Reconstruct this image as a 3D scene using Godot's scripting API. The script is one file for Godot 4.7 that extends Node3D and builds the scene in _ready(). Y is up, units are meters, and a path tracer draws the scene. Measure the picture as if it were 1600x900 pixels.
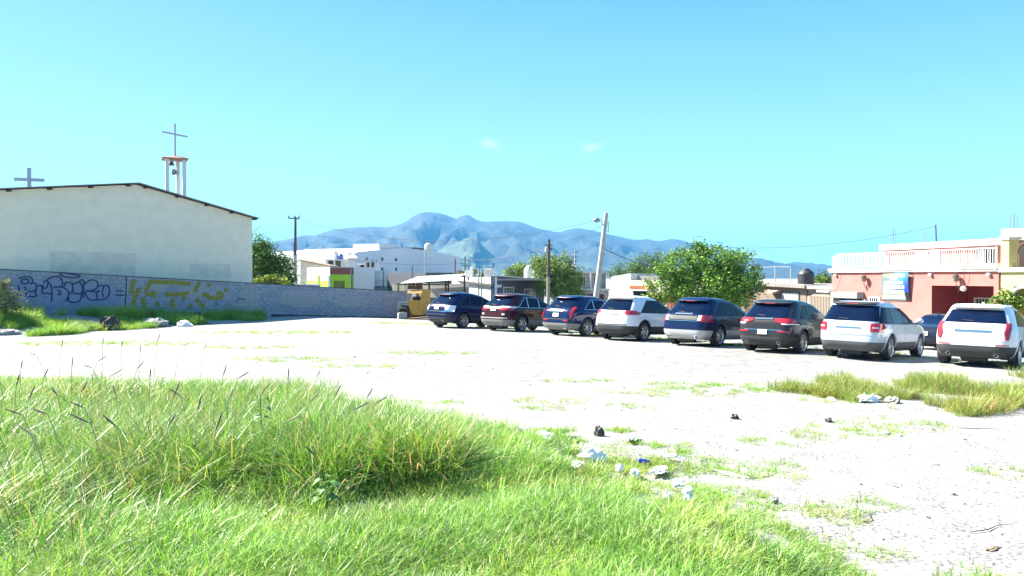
extends Node3D
# A dirt lot where eight SUVs are parked, a block wall with a chapel behind it, houses and blue mountains.
# World: x right, y up, -z away from the viewer; the lot's surface at the parked cars is y = 0.

const EXPOSURE := 4.6
const SUN := Vector3(-0.685, 0.68, -0.272)
var rng := RandomNumberGenerator.new()
var used := {}
var mats := {}
var fnl := FastNoiseLite.new()

func C(r: float, g: float, b: float) -> Color:
	return Color(r, g, b).linear_to_srgb()

# ---------------------------------------------------------------- mesh collector
class MB:
	var v := PackedVector3Array()
	var n := PackedVector3Array()
	var c := PackedColorArray()
	var uv := PackedVector2Array()
	var ix := PackedInt32Array()
	var col := Color(1, 1, 1)
	var colored := false
	var has_uv := false
	func _add(p: Vector3, nn: Vector3, t := Vector2.ZERO) -> int:
		v.append(p); n.append(nn); c.append(col); uv.append(t)
		return v.size() - 1
	func tri(a: Vector3, b: Vector3, d: Vector3) -> void:
		var nn := (d - a).cross(b - a).normalized()
		var k := v.size()
		_add(a, nn); _add(b, nn); _add(d, nn)
		ix.append_array([k, k + 1, k + 2])
	func face(a: Vector3, b: Vector3, d: Vector3, e: Vector3, outward: Vector3) -> void:
		var nn := (d - a).cross(b - a)
		if nn.length_squared() < 1e-14: nn = (e - a).cross(d - a)
		nn = nn.normalized()
		var k := v.size()
		if nn.dot(outward) < 0.0:
			nn = -nn
			_add(a, nn, Vector2(0, 1)); _add(e, nn, Vector2(0, 0)); _add(d, nn, Vector2(1, 0)); _add(b, nn, Vector2(1, 1))
		else:
			_add(a, nn, Vector2(0, 1)); _add(b, nn, Vector2(1, 1)); _add(d, nn, Vector2(1, 0)); _add(e, nn, Vector2(0, 0))
		ix.append_array([k, k + 1, k + 2, k, k + 2, k + 3])
	func hexa(q: Array) -> void: # 8 corners: bottom 0-3 round, top 4-7 round
		var m := Vector3.ZERO
		for p in q: m += p
		m /= 8.0
		for f in [[0, 1, 2, 3], [4, 5, 6, 7], [0, 1, 5, 4], [1, 2, 6, 5], [2, 3, 7, 6], [3, 0, 4, 7]]:
			var a: Vector3 = q[f[0]]; var b: Vector3 = q[f[1]]; var d: Vector3 = q[f[2]]; var e: Vector3 = q[f[3]]
			face(a, b, d, e, (a + b + d + e) * 0.25 - m)
	func box(lo: Vector3, hi: Vector3, tr := Transform3D()) -> void:
		var q := []
		for y in [lo.y, hi.y]:
			for xz in [[lo.x, lo.z], [hi.x, lo.z], [hi.x, hi.z], [lo.x, hi.z]]:
				q.append(tr * Vector3(xz[0], y, xz[1]))
		hexa(q)
	func beam(a: Vector3, b: Vector3, w: float, h: float) -> void:
		var z := (b - a).normalized()
		var up := Vector3.UP if absf(z.y) < 0.9 else Vector3.RIGHT
		var x := up.cross(z).normalized() * w * 0.5
		var y := z.cross(x).normalized() * h * 0.5
		hexa([a - x - y, a + x - y, a + x + y, a - x + y, b - x - y, b + x - y, b + x + y, b - x + y])
	func tube(pts: Array, radii: Array, seg := 8, caps := true) -> void:
		var k := v.size()
		var m := pts.size()
		var prev_x := Vector3.ZERO
		for i in m:
			var z: Vector3 = (pts[mini(i + 1, m - 1)] - pts[maxi(i - 1, 0)]).normalized()
			var x := prev_x - z * prev_x.dot(z)
			if x.length() < 0.01:
				x = (Vector3.UP if absf(z.y) < 0.9 else Vector3.RIGHT).cross(z)
			x = x.normalized(); prev_x = x
			var y := z.cross(x)
			for j in seg:
				var a := TAU * j / seg
				var dir := x * cos(a) + y * sin(a)
				_add(pts[i] + dir * radii[i], dir)
		for i in m - 1:
			for j in seg:
				var a := k + i * seg + j
				var b := k + i * seg + (j + 1) % seg
				ix.append_array([a, b + seg, b, a, a + seg, b + seg])
		if caps:
			for e in [0, m - 1]:
				var zz: Vector3 = (pts[1] - pts[0]).normalized() * -1.0 if e == 0 else (pts[m - 1] - pts[m - 2]).normalized()
				var o := v.size()
				_add(pts[e], zz)
				for j in seg: _add(v[k + e * seg + j], zz)
				for j in seg:
					if e == 0: ix.append_array([o, o + 1 + j, o + 1 + (j + 1) % seg])
					else: ix.append_array([o, o + 1 + (j + 1) % seg, o + 1 + j])
	func cyl(a: Vector3, b: Vector3, r0: float, r1: float, seg := 10) -> void:
		tube([a, b], [r0, r1], seg)
	func lathe(prof: Array, seg: int, tr := Transform3D()) -> void: # prof: Vector2(radius, height), axis y
		var rows := []
		for p in prof:
			var row := PackedVector3Array()
			for j in seg + 1:
				var a := TAU * j / seg
				row.append(tr * Vector3(p.x * cos(a), p.y, p.x * sin(a)))
			rows.append(row)
		grid(rows, tr.origin + tr.basis.y * (prof[0].y + prof[prof.size() - 1].y) * 0.5)
	func grid(rows: Array, ref: Vector3, keep := PackedByteArray()) -> void:
		var k := v.size()
		var w: int = rows[0].size()
		var h := rows.size()
		var nn := PackedVector3Array(); nn.resize(w * h)
		var total := 0.0
		var idx := PackedInt32Array()
		for i in h - 1:
			for j in w - 1:
				var a: Vector3 = rows[i][j]; var b: Vector3 = rows[i][j + 1]
				var d: Vector3 = rows[i + 1][j + 1]; var e: Vector3 = rows[i + 1][j]
				var fn := (d - a).cross(e - b)
				total += fn.dot((a + d) * 0.5 - ref)
				for t in [i * w + j, i * w + j + 1, (i + 1) * w + j + 1, (i + 1) * w + j]: nn[t] += fn
				if keep.size() > 0 and keep[i * (w - 1) + j] == 0: continue
				idx.append_array([i * w + j, i * w + j + 1, (i + 1) * w + j + 1, i * w + j, (i + 1) * w + j + 1, (i + 1) * w + j])
		if rows[0][0].distance_to(rows[0][w - 1]) < 1e-5:
			for i in h:
				var s := nn[i * w] + nn[i * w + w - 1]
				nn[i * w] = s; nn[i * w + w - 1] = s
		var sg := 1.0 if total > 0.0 else -1.0
		for i in h:
			for j in w: _add(rows[i][j], nn[i * w + j].normalized() * sg, Vector2(float(j) / (w - 1), 1.0 - float(i) / (h - 1)))
		for t in range(0, idx.size(), 3):
			if sg > 0.0: ix.append_array([k + idx[t], k + idx[t + 2], k + idx[t + 1]])
			else: ix.append_array([k + idx[t], k + idx[t + 1], k + idx[t + 2]])
	func mesh() -> ArrayMesh:
		var a := []
		a.resize(Mesh.ARRAY_MAX)
		a[Mesh.ARRAY_VERTEX] = v; a[Mesh.ARRAY_NORMAL] = n; a[Mesh.ARRAY_INDEX] = ix
		if colored: a[Mesh.ARRAY_COLOR] = c
		if has_uv: a[Mesh.ARRAY_TEX_UV] = uv
		var m := ArrayMesh.new()
		m.add_surface_from_arrays(Mesh.PRIMITIVE_TRIANGLES, a)
		return m

# ---------------------------------------------------------------- scene helpers
func numbered(called: String) -> String:
	if not used.has(called):
		used[called] = 0
		return called
	used[called] += 1
	return "%s_%03d" % [called, used[called]]

func tag(o: Node, label: String, category: String, group := "", kind := "") -> Node:
	o.set_meta("label", label); o.set_meta("category", category)
	if group != "": o.set_meta("group", group)
	if kind != "": o.set_meta("kind", kind)
	return o

func thing(called: String, label: String, category: String, at := Vector3.ZERO, yaw := 0.0, group := "") -> Node3D:
	var o := Node3D.new()
	o.name = numbered(called); add_child(o)
	o.position = at; o.rotation_degrees.y = yaw
	tag(o, label, category, group)
	return o

func part(parent: Node, called: String, mb: MB, m: Material, at := Vector3.ZERO) -> MeshInstance3D:
	return part_mesh(parent, called, mb.mesh(), m, at)

func part_mesh(parent: Node, called: String, me: Mesh, m: Material, at := Vector3.ZERO) -> MeshInstance3D:
	var o := MeshInstance3D.new()
	o.mesh = me; o.material_override = m
	o.name = numbered(called) if parent == self else called
	o.position = at
	parent.add_child(o, true)
	return o

func structure(called: String, mb: MB, m: Material) -> MeshInstance3D:
	var o := part(self, called, mb, m)
	o.set_meta("kind", "structure")
	return o

func boxpart(parent: Node, called: String, lo: Vector3, hi: Vector3, m: Material) -> MeshInstance3D:
	var b := MB.new(); b.box(lo, hi)
	return part(parent, called, b, m)

# ---------------------------------------------------------------- materials
func mat(key: String, col: Color, rough := 0.85, metal := 0.0) -> StandardMaterial3D:
	if mats.has(key): return mats[key]
	var m := StandardMaterial3D.new()
	m.albedo_color = col; m.roughness = rough; m.metallic = metal
	mats[key] = m
	return m

func noise_bytes(size: int, freq: float, oct: int, sd: int, kind := FastNoiseLite.TYPE_SIMPLEX_SMOOTH) -> PackedByteArray:
	fnl.seed = sd; fnl.noise_type = kind; fnl.frequency = freq
	fnl.fractal_type = FastNoiseLite.FRACTAL_FBM; fnl.fractal_octaves = oct
	var im := fnl.get_seamless_image(size, size)
	im.convert(Image.FORMAT_L8)
	return im.get_data()

var tex_cache := {}
# a grey texture between lo and hi, with fine grain over coarse blotches
func mottled(sd: int, lo: float, hi: float, coarse := 0.008, fine := 0.12, fine_share := 0.35, size := 512) -> ImageTexture:
	var key := "%d %f %f %f" % [sd, lo, hi, coarse]
	if tex_cache.has(key): return tex_cache[key]
	var a := noise_bytes(size, coarse, 5, sd)
	var b := noise_bytes(size, fine, 3, sd + 7)
	var out := PackedByteArray(); out.resize(size * size)
	for i in size * size:
		var t: float = (a[i] * (1.0 - fine_share) + b[i] * fine_share) / 255.0
		out[i] = int(clampf(lo + (hi - lo) * t, 0.0, 1.0) * 255.0)
	var im := Image.create_from_data(size, size, false, Image.FORMAT_L8, out)
	im.convert(Image.FORMAT_RGB8)
	tex_cache[key] = ImageTexture.create_from_image(im)
	return tex_cache[key]

func rough_mat(key: String, col: Color, sd: int, tile: float, lo := 0.72, hi := 1.0, rough := 0.9) -> StandardMaterial3D:
	if mats.has(key): return mats[key]
	var m := mat(key, col, rough)
	m.albedo_texture = mottled(sd, lo, hi)
	m.uv1_triplanar = true; m.uv1_world_triplanar = true
	m.uv1_scale = Vector3.ONE / tile
	return m

func leaf_mat(key: String, back := 0.5) -> StandardMaterial3D:
	if mats.has(key): return mats[key]
	var m := mat(key, Color(1, 1, 1), 0.8)
	m.vertex_color_use_as_albedo = true
	m.backlight_enabled = true
	m.backlight = Color(back, back, back * 0.7)
	return m

# ---------------------------------------------------------------- terrain
# the lot falls gently towards the street beyond the parked cars and rises a little along the block wall
func ground_y(x: float, z: float) -> float:
	var d := -z
	var t := (x - 12.6) * 0.72 + (d - 20.67) * 0.694
	var y := 0.0
	if t > -1.0:
		var s := minf(t + 1.0, 9.5)
		y -= 0.055 * (s * s / 4.0 if s < 2.0 else s - 1.0)
	if t > 8.5: y -= 0.333 * smoothstep(8.5, 16.0, t)
	# bank under the wall's near end
	var along := (x + 24.0) * 0.67 + (d - 36.0) * 0.742
	var off := (x + 24.0) * 0.742 - (d - 36.0) * 0.67
	y += 0.95 * (1.0 - smoothstep(-4.0, 13.0, along)) * (1.0 - smoothstep(0.3, 6.0, off)) if off > -0.5 else 0.95 * (1.0 - smoothstep(-4.0, 13.0, along)) * (1.0 - smoothstep(2.0, 14.0, -off))
	if d < 30.0 and d > -5.0 and absf(x) < 30.0:
		y += fnl_ground.get_noise_2d(x, z) * 0.045 * (1.0 - smoothstep(20.0, 30.0, d))
	return y

var fnl_ground := FastNoiseLite.new()

func setup_light() -> void:
	var cam := Camera3D.new()
	cam.name = "camera"; add_child(cam)
	cam.position = Vector3(0, 2.36, 0)
	cam.rotation_degrees = Vector3(-0.763, 0, 0)
	cam.fov = 41.05; cam.near = 0.1; cam.far = 30000.0
	cam.current = true

	# clear morning sky: pale turquoise at the horizon, deeper blue above, paler round the sun
	var w := 512; var h := 256
	var im := Image.create(w, h, false, Image.FORMAT_RGBF)
	var sun := SUN.normalized()
	var stops := [[0.0, Vector3(0.56, 1.14, 1.16)], [3.5, Vector3(0.50, 1.07, 1.12)], [7.0, Vector3(0.42, 0.93, 1.06)], [12.0, Vector3(0.31, 0.78, 1.03)], [20.0, Vector3(0.15, 0.53, 0.99)], [40.0, Vector3(0.085, 0.36, 0.88)], [90.0, Vector3(0.05, 0.24, 0.72)]]
	for j in h:
		var el := 90.0 - (j + 0.5) / h * 180.0
		var base := Vector3(0.43, 0.93, 0.985)
		if el > 0.0:
			for k in stops.size() - 1:
				if el >= stops[k][0] and el <= stops[k + 1][0]:
					base = stops[k][1].lerp(stops[k + 1][1], (el - stops[k][0]) / (stops[k + 1][0] - stops[k][0]))
		else:
			base = Vector3(0.43, 0.93, 0.985).lerp(Vector3(0.45, 0.5, 0.5), clampf(-el / 6.0, 0, 1))
		for i in w:
			var az := (i + 0.5) / w * TAU # the picture's edge lies straight ahead
			var dir := Vector3(sin(az) * cos(deg_to_rad(el)), sin(deg_to_rad(el)), -cos(az) * cos(deg_to_rad(el)))
			var ang := rad_to_deg(dir.angle_to(sun))
			var g := exp(-pow(ang / 46.0, 2.0))
			var col := base + Vector3(0.26, 0.40, 0.18) * g
			col *= Vector3(1.16, 1.06, 1.12).lerp(Vector3(1.46, 1.24, 1.22), clampf(1.0 - el / 14.0, 0.0, 1.0)) / EXPOSURE
			im.set_pixel(i, j, Color(col.x, col.y, col.z))
	im.resize(2048, 1024, Image.INTERPOLATE_CUBIC)
	var cn := FastNoiseLite.new(); cn.seed = 5; cn.frequency = 0.35
	for cl in [[-1.76, 9.95, 5.5, 2.4], [5.84, 9.65, 5.0, 2.2]]: # two small faint clouds
		var cx: float = fposmod(cl[0] / 360.0, 1.0) * 2048.0
		var cy: float = (0.5 - cl[1] / 180.0) * 1024.0
		for y in range(int(cy) - 6, int(cy) + 7):
			for xx in range(int(cx) - 10, int(cx) + 11):
				var x := posmod(xx, 2048)
				var r := Vector2((xx - cx) / cl[2], (y - cy) / cl[3]).length()
				var a := clampf((1.0 - r) * 1.2 + cn.get_noise_2d(x, y) * 0.5, 0.0, 1.0) * 0.34
				var p := im.get_pixel(x, y)
				im.set_pixel(x, y, p.lerp(Color(0.34, 0.36, 0.37), a))
	var pm := PanoramaSkyMaterial.new()
	pm.panorama = ImageTexture.create_from_image(im)
	var sky := Sky.new(); sky.sky_material = pm
	var env := Environment.new()
	env.background_mode = Environment.BG_SKY
	env.sky = sky
	env.tonemap_mode = Environment.TONE_MAPPER_LINEAR
	env.tonemap_exposure = EXPOSURE
	env.sdfgi_enabled = true; env.ssao_enabled = true; env.ssil_enabled = true
	env.fog_enabled = true
	env.fog_density = 0.000105
	env.fog_light_color = Color(0.40, 0.74, 1.0)
	var we := WorldEnvironment.new()
	we.name = "environment"; we.environment = env; add_child(we)
	var sl := DirectionalLight3D.new()
	sl.name = "sun"; add_child(sl)
	sl.look_at_from_position(sun * 50.0, Vector3.ZERO, Vector3.UP)
	sl.light_energy = 1.6; sl.light_angular_distance = 0.53
	sl.light_color = Color(1.0, 0.97, 0.92)
	sl.shadow_enabled = true

func ground_texture() -> ImageTexture:
	# pale dust with gravel, small stones and darker specks
	var s := 1024
	var a := noise_bytes(s, 0.006, 5, 11)
	var b := noise_bytes(s, 0.06, 4, 12)
	var c := noise_bytes(s, 0.09, 2, 13, FastNoiseLite.TYPE_CELLULAR)
	var out := PackedByteArray(); out.resize(s * s * 3)
	for i in s * s:
		var t := a[i] / 255.0; var f := b[i] / 255.0; var g := c[i] / 255.0
		var v := 0.82 + 0.24 * (t - 0.5) + 0.40 * (f - 0.5)
		if g < 0.10: v *= 0.75 + g
		if f < 0.30: v *= 0.80
		out[i * 3] = int(clampf(v, 0, 1) * 255.0)
		out[i * 3 + 1] = int(clampf(v * (0.985 + 0.02 * (t - 0.5)), 0, 1) * 255.0)
		out[i * 3 + 2] = int(clampf(v * (0.955 - 0.08 * (f - 0.5)), 0, 1) * 255.0)
	var im := Image.create_from_data(s, s, false, Image.FORMAT_RGB8, out)
	im.generate_mipmaps()
	return ImageTexture.create_from_image(im)

func build_ground() -> void:
	fnl_ground.seed = 3; fnl_ground.frequency = 0.35; fnl_ground.fractal_octaves = 3
	var xs := []; var zs := []
	var x := -60.0
	for q in [-9000.0, -4000.0, -1600.0, -700.0, -300.0, -150.0, -90.0]: xs.append(q)
	while x < 60.01:
		xs.append(x)
		x += 0.5 if x > -16.0 and x < 16.0 else 1.5
	for q in [90.0, 150.0, 300.0, 700.0, 1600.0, 4000.0, 9000.0]: xs.append(q)
	for q in [400.0, 120.0, 40.0, 15.0, 5.0]: zs.append(q)
	var z := 3.0
	while z > -75.0:
		zs.append(z)
		z -= 0.35 if z > -24.0 else 1.0
	for q in [-90.0, -130.0, -200.0, -400.0, -800.0, -1600.0, -3000.0, -6000.0, -9000.0]: zs.append(q)
	var b := MB.new(); b.colored = true; b.has_uv = true
	var big := FastNoiseLite.new(); big.seed = 21; big.frequency = 0.045; big.fractal_octaves = 4
	var k := 0
	for zz in zs:
		for xx in xs:
			var y := ground_y(xx, zz)
			var e := 0.3
			var nn := Vector3(ground_y(xx - e, zz) - ground_y(xx + e, zz), 2.0 * e, ground_y(xx, zz - e) - ground_y(xx, zz + e)).normalized()
			var v := 1.0 + 0.35 * big.get_noise_2d(xx, zz)
			b.col = Color(v, v * (1.0 + 0.03 * big.get_noise_2d(xx + 50.0, zz)), v)
			b._add(Vector3(xx, y, zz), nn, Vector2(xx / 3.7, zz / 3.7))
	var w := xs.size()
	for i in zs.size() - 1:
		for j in w - 1:
			k = i * w + j
			b.ix.append_array([k, k + w + 1, k + 1, k, k + w, k + w + 1])
	var m := mat("ground", C(0.36, 0.368, 0.375), 0.95)
	m.vertex_color_use_as_albedo = true
	m.albedo_texture = ground_texture()
	var det := mottled(31, 0.78, 1.0, 0.01, 0.05, 0.25)
	m.detail_enabled = true; m.detail_albedo = det
	m.detail_blend_mode = BaseMaterial3D.BLEND_MODE_MUL
	m.detail_uv_layer = BaseMaterial3D.DETAIL_UV_1
	m.detail_enabled = false
	structure("ground", b, m)

# a mountain range: its ridge line is [x, height] along a distance, its slope broken into spurs
func range_mesh(ridge: Array, dist: float, foot: float, back: float, sd: int, spurs: float) -> MB:
	var nz := FastNoiseLite.new(); nz.seed = sd; nz.frequency = 0.0034
	nz.fractal_type = FastNoiseLite.FRACTAL_RIDGED; nz.fractal_octaves = 4
	var fine := FastNoiseLite.new(); fine.seed = sd + 1; fine.frequency = 0.018; fine.fractal_octaves = 3
	var x0: float = ridge[0][0]; var x1: float = ridge[ridge.size() - 1][0]
	var nx := 260; var nr := 56
	var rows := []
	for i in nr + 1:
		var u := float(i) / nr
		var row := PackedVector3Array()
		for j in nx + 1:
			var x := lerpf(x0, x1, float(j) / nx)
			var h := 0.0
			for k in ridge.size() - 1:
				if x >= ridge[k][0] and x <= ridge[k + 1][0]:
					h = lerpf(ridge[k][1], ridge[k + 1][1], (x - ridge[k][0]) / (ridge[k + 1][0] - ridge[k][0]))
			var dz := 0.0; var q := 0.0
			if u < 0.82:
				q = 1.0 - u / 0.82; dz = q * foot
			else:
				q = (u - 0.82) / 0.18; dz = -q * back
			var z := -dist + dz
			var rid := nz.get_noise_2d(x * 1.25, z * 0.55)
			var y := h * (1.0 - q) * (1.0 - 0.38 * q)
			y += h * spurs * (rid - 0.45) * sin(PI * minf(q * 1.15, 1.0)) + fine.get_noise_2d(x, z) * 16.0 * q * (1.0 - q) * 4.0
			# nearer ground must not stand out above the ridge
			var cap := h * (dist - dz) / dist * 0.985
			if u < 0.82 and q > 0.02: y = minf(y, cap)
			row.append(Vector3(x * (1.0 if u >= 0.82 else (dist - dz * 0.25) / dist), y - 2.0 - 6.0 * float(q > 0.98), z))
		rows.append(row)
	var b := MB.new()
	b.grid(rows, Vector3((x0 + x1) * 0.5, -4000.0, -dist))
	return b

func build_hills() -> void:
	var main := [[-5200, 60], [-4200, 120], [-3400, 90], [-2600, 130], [-2050, 120], [-1685, 177], [-1602, 210], [-1531, 239], [-1440, 262], [-1352, 285], [-1310, 284], [-1281, 279], [-1165, 321], [-1040, 335], [-894, 343], [-803, 335], [-728, 356], [-666, 389], [-616, 422], [-585, 432], [-553, 437], [-470, 431], [-408, 410], [-366, 391], [-333, 412], [-300, 418], [-270, 418], [-241, 393], [-187, 373], [-83, 377], [0, 378], [58, 373], [154, 335], [230, 317], [308, 304], [360, 322], [420, 332], [520, 318], [620, 294], [757, 260], [815, 252], [886, 260], [940, 244], [1000, 254], [1052, 264], [1123, 244], [1194, 210], [1380, 168], [1572, 131], [1685, 94], [1797, 98], [1859, 115], [1890, 100], [1951, 65], [2121, 36], [2600, 26], [3600, 60], [5200, 40]]
	var m := rough_mat("hill", C(0.034, 0.060, 0.046), 41, 150.0, 0.3, 1.0)
	structure("hills", range_mesh(main, 5000.0, 2300.0, 900.0, 51, 0.32), m)
	var spur := [[-760, 14], [-600, 30], [-453, 65], [-354, 108], [-300, 138], [-250, 158], [-205, 181], [-176, 184], [-150, 170], [-120, 138], [-71, 96], [0, 52], [120, 62], [260, 84], [400, 60], [600, 46], [800, 20]]
	var m2 := rough_mat("near_hill", C(0.062, 0.105, 0.058), 42, 120.0, 0.6, 1.0)
	structure("hills", range_mesh(spur, 3400.0, 900.0, 420.0, 52, 0.2), m2)

# ---------------------------------------------------------------- vehicles
# A car body is a stack of rounded plan outlines: keys are [height, rear end, front end, half width, squareness];
# forward is -z, the origin lies on the ground under the middle of the rear axle.
class CarForm:
	var keys: Array
	var table := PackedFloat32Array()
	func _init(k: Array) -> void:
		keys = k
		var n := 3000
		var acc := PackedFloat32Array(); acc.resize(n + 1)
		var last := Vector2(-2.35, 0.0)
		for i in range(1, n + 1):
			var th := PI - TAU * i / n
			var p := Vector2(2.35 * signf(cos(th)) * pow(absf(cos(th)), 0.333), 0.93 * signf(sin(th)) * pow(absf(sin(th)), 0.333))
			acc[i] = acc[i - 1] + p.distance_to(last); last = p
		for i in n + 1: acc[i] /= acc[n]
		table = acc
	func theta(p: float) -> float:
		p = fposmod(p, 1.0)
		var lo := 0; var hi := table.size() - 1
		while hi - lo > 1:
			var m := (lo + hi) >> 1
			if table[m] <= p: lo = m
			else: hi = m
		var f := (p - table[lo]) / maxf(table[hi] - table[lo], 1e-9)
		return PI - TAU * (lo + f) / (table.size() - 1)
	func p_of(th: float) -> float:
		var s := (PI - th) / TAU * (table.size() - 1)
		var i := clampi(int(floor(s)), 0, table.size() - 2)
		return lerpf(table[i], table[i + 1], clampf(s - i, 0.0, 1.0))
	func at(y: float) -> Array:
		var k := 0
		while k < keys.size() - 2 and keys[k + 1][0] < y: k += 1
		var t := clampf((y - keys[k][0]) / (keys[k + 1][0] - keys[k][0]), 0.0, 1.0)
		var a: Array = keys[maxi(k - 1, 0)]; var b: Array = keys[k]; var c: Array = keys[k + 1]; var d: Array = keys[mini(k + 2, keys.size() - 1)]
		var out := []
		for i in range(1, 5):
			# monotone cubic
			var h: float = c[0] - b[0]
			var s1: float = (c[i] - b[i]) / h
			var s0: float = s1 if k == 0 else (b[i] - a[i]) / (b[0] - a[0])
			var s2: float = s1 if k == keys.size() - 2 else (d[i] - c[i]) / (d[0] - c[0])
			var m1 := 0.0 if s0 * s1 <= 0.0 else 2.0 * s0 * s1 / (s0 + s1)
			var m2 := 0.0 if s1 * s2 <= 0.0 else 2.0 * s1 * s2 / (s1 + s2)
			var t2 := t * t; var t3 := t2 * t
			out.append(b[i] * (2 * t3 - 3 * t2 + 1) + m1 * h * (t3 - 2 * t2 + t) + c[i] * (-2 * t3 + 3 * t2) + m2 * h * (t3 - t2))
		return out
	func pos(p: float, y: float) -> Vector3:
		var q := at(y); var th := theta(p)
		var e: float = 2.0 / q[3]
		var l: float = (q[0] + q[1]) * 0.5 + (q[1] - q[0]) * 0.5 * signf(cos(th)) * pow(absf(cos(th)), e)
		return Vector3(q[2] * signf(sin(th)) * pow(absf(sin(th)), e), y, -l)
	func rear(x: float, y: float) -> float:
		var q := at(y)
		return p_of(PI - asin(pow(minf(absf(x) / q[2], 1.0), q[3] * 0.5))) if x >= 0.0 else 1.0 - rear(-x, y)
	func front(x: float, y: float) -> float:
		var q := at(y)
		var s := asin(pow(minf(absf(x) / q[2], 1.0), q[3] * 0.5))
		return p_of(s) if x >= 0.0 else p_of(-s)
	func side(l: float, y: float) -> float: # right side
		var q := at(y)
		var c: float = clampf((l - (q[0] + q[1]) * 0.5) / ((q[1] - q[0]) * 0.5), -1.0, 1.0)
		return p_of(acos(signf(c) * pow(absf(c), q[3] * 0.5)))
	func out(p: float, y: float) -> Vector3:
		var e := 0.004
		var t := pos(p + e, y) - pos(p - e, y)
		var s := pos(p, minf(y + 0.02, keys[keys.size() - 1][0])) - pos(p, y - 0.02)
		var nn := t.cross(s).normalized()
		var q := at(y)
		var mid := Vector3(0, y - 0.2, -(q[0] + q[1]) * 0.5)
		return nn if nn.dot(pos(p, y) - mid) > 0.0 else -nn

# a panel that follows the body: rows are [height, perimeter from, perimeter to] from the bottom up
func panel(f: CarForm, rows: Array, off: float, nu := 10, nv := 6, mirror := false) -> MB:
	var b := MB.new()
	var g := []
	var inner := []
	for i in rows.size() - 1:
		for s in nv + (1 if i == rows.size() - 2 else 0):
			var t := float(s) / nv
			var y: float = lerpf(rows[i][0], rows[i + 1][0], t)
			var a: float = lerpf(rows[i][1], rows[i + 1][1], t)
			var c: float = lerpf(rows[i][2], rows[i + 1][2], t)
			var r := PackedVector3Array(); var r2 := PackedVector3Array()
			for j in nu + 1:
				var p := lerpf(a, c, float(j) / nu)
				if mirror: p = 1.0 - p
				var o := f.out(p, y)
				r.append(f.pos(p, y) + o * off); r2.append(f.pos(p, y) - o * 0.006)
			g.append(r); inner.append(r2)
	var ref: Vector3 = inner[inner.size() / 2][nu / 2]
	ref += (ref - g[g.size() / 2][nu / 2]).normalized() * 2.0
	b.grid(g, ref)
	var m := g.size() - 1
	for j in nu:
		b.face(g[0][j], g[0][j + 1], inner[0][j + 1], inner[0][j], Vector3.DOWN)
		b.face(g[m][j], g[m][j + 1], inner[m][j + 1], inner[m][j], Vector3.UP)
	for i in m:
		b.face(g[i][0], g[i + 1][0], inner[i + 1][0], inner[i][0], g[i][0] - g[i][1])
		b.face(g[i][nu], g[i + 1][nu], inner[i + 1][nu], inner[i][nu], g[i][nu] - g[i][nu - 1])
	return b

var wheel_cache := {}
func wheel(parent: Node3D, at: Vector3, outward: float, r: float, spokes: int, rim_m: Material) -> void:
	var key := "%f %d" % [r, spokes]
	if not wheel_cache.has(key):
		var ty := MB.new()
		var hw := 0.118
		ty.lathe([Vector2(r * 0.68, -hw * 0.9), Vector2(r * 0.80, -hw), Vector2(r * 0.93, -hw), Vector2(r * 0.985, -hw * 0.82), Vector2(r, -hw * 0.5), Vector2(r, hw * 0.5), Vector2(r * 0.985, hw * 0.82), Vector2(r * 0.93, hw), Vector2(r * 0.80, hw), Vector2(r * 0.68, hw * 0.9)], 40)
		var ri := MB.new()
		ri.lathe([Vector2(r * 0.60, -hw * 0.9), Vector2(r * 0.62, hw * 0.6), Vector2(r * 0.69, hw * 0.93), Vector2(r * 0.715, hw * 0.96)], 36)
		ri.lathe([Vector2(0.0, hw * 0.80), Vector2(r * 0.12, hw * 0.78), Vector2(r * 0.16, hw * 0.62), Vector2(r * 0.17, hw * 0.2)], 18)
		for k in spokes:
			for sp: float in [-0.5, 0.5]:
				var a := TAU * (k + sp * 0.30) / spokes
				var a2 := TAU * (k + sp * 0.36) / spokes
				var p0 := Vector3(cos(a), 0, sin(a)) * r * 0.13 + Vector3.UP * hw * 0.62
				var p1 := Vector3(cos(a2), 0, sin(a2)) * r * 0.67 + Vector3.UP * hw * 0.74
				ri.beam(p0, p1, r * 0.075, 0.03)
		var dk := MB.new()
		dk.lathe([Vector2(0.0, -hw * 0.2), Vector2(r * 0.35, -hw * 0.2), Vector2(r * 0.60, -hw * 0.5)], 24)
		wheel_cache[key] = [ty.mesh(), ri.mesh(), dk.mesh()]
	var w := Node3D.new(); w.name = "wheel"; parent.add_child(w, true)
	w.position = at; w.rotation_degrees.z = -90.0 * outward
	var me: Array = wheel_cache[key]
	part_mesh(w, "tyre", me[0], mat("tyre", C(0.022, 0.022, 0.024), 0.85))
	part_mesh(w, "rim", me[1], rim_m)
	part_mesh(w, "brake_disc", me[2], mat("brake", C(0.05, 0.05, 0.05), 0.6, 0.3))

func pillar_rear(f: CarForm, s: Dictionary, yy: float) -> float:
	return f.at(yy)[0] + s.dpillar + (yy - s.belt) * s.get("dlean", 0.0)

func pillar_front(f: CarForm, s: Dictionary, yy: float) -> float:
	return f.at(yy)[1] - 0.20 - (yy - s.belt) * 0.12

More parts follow.
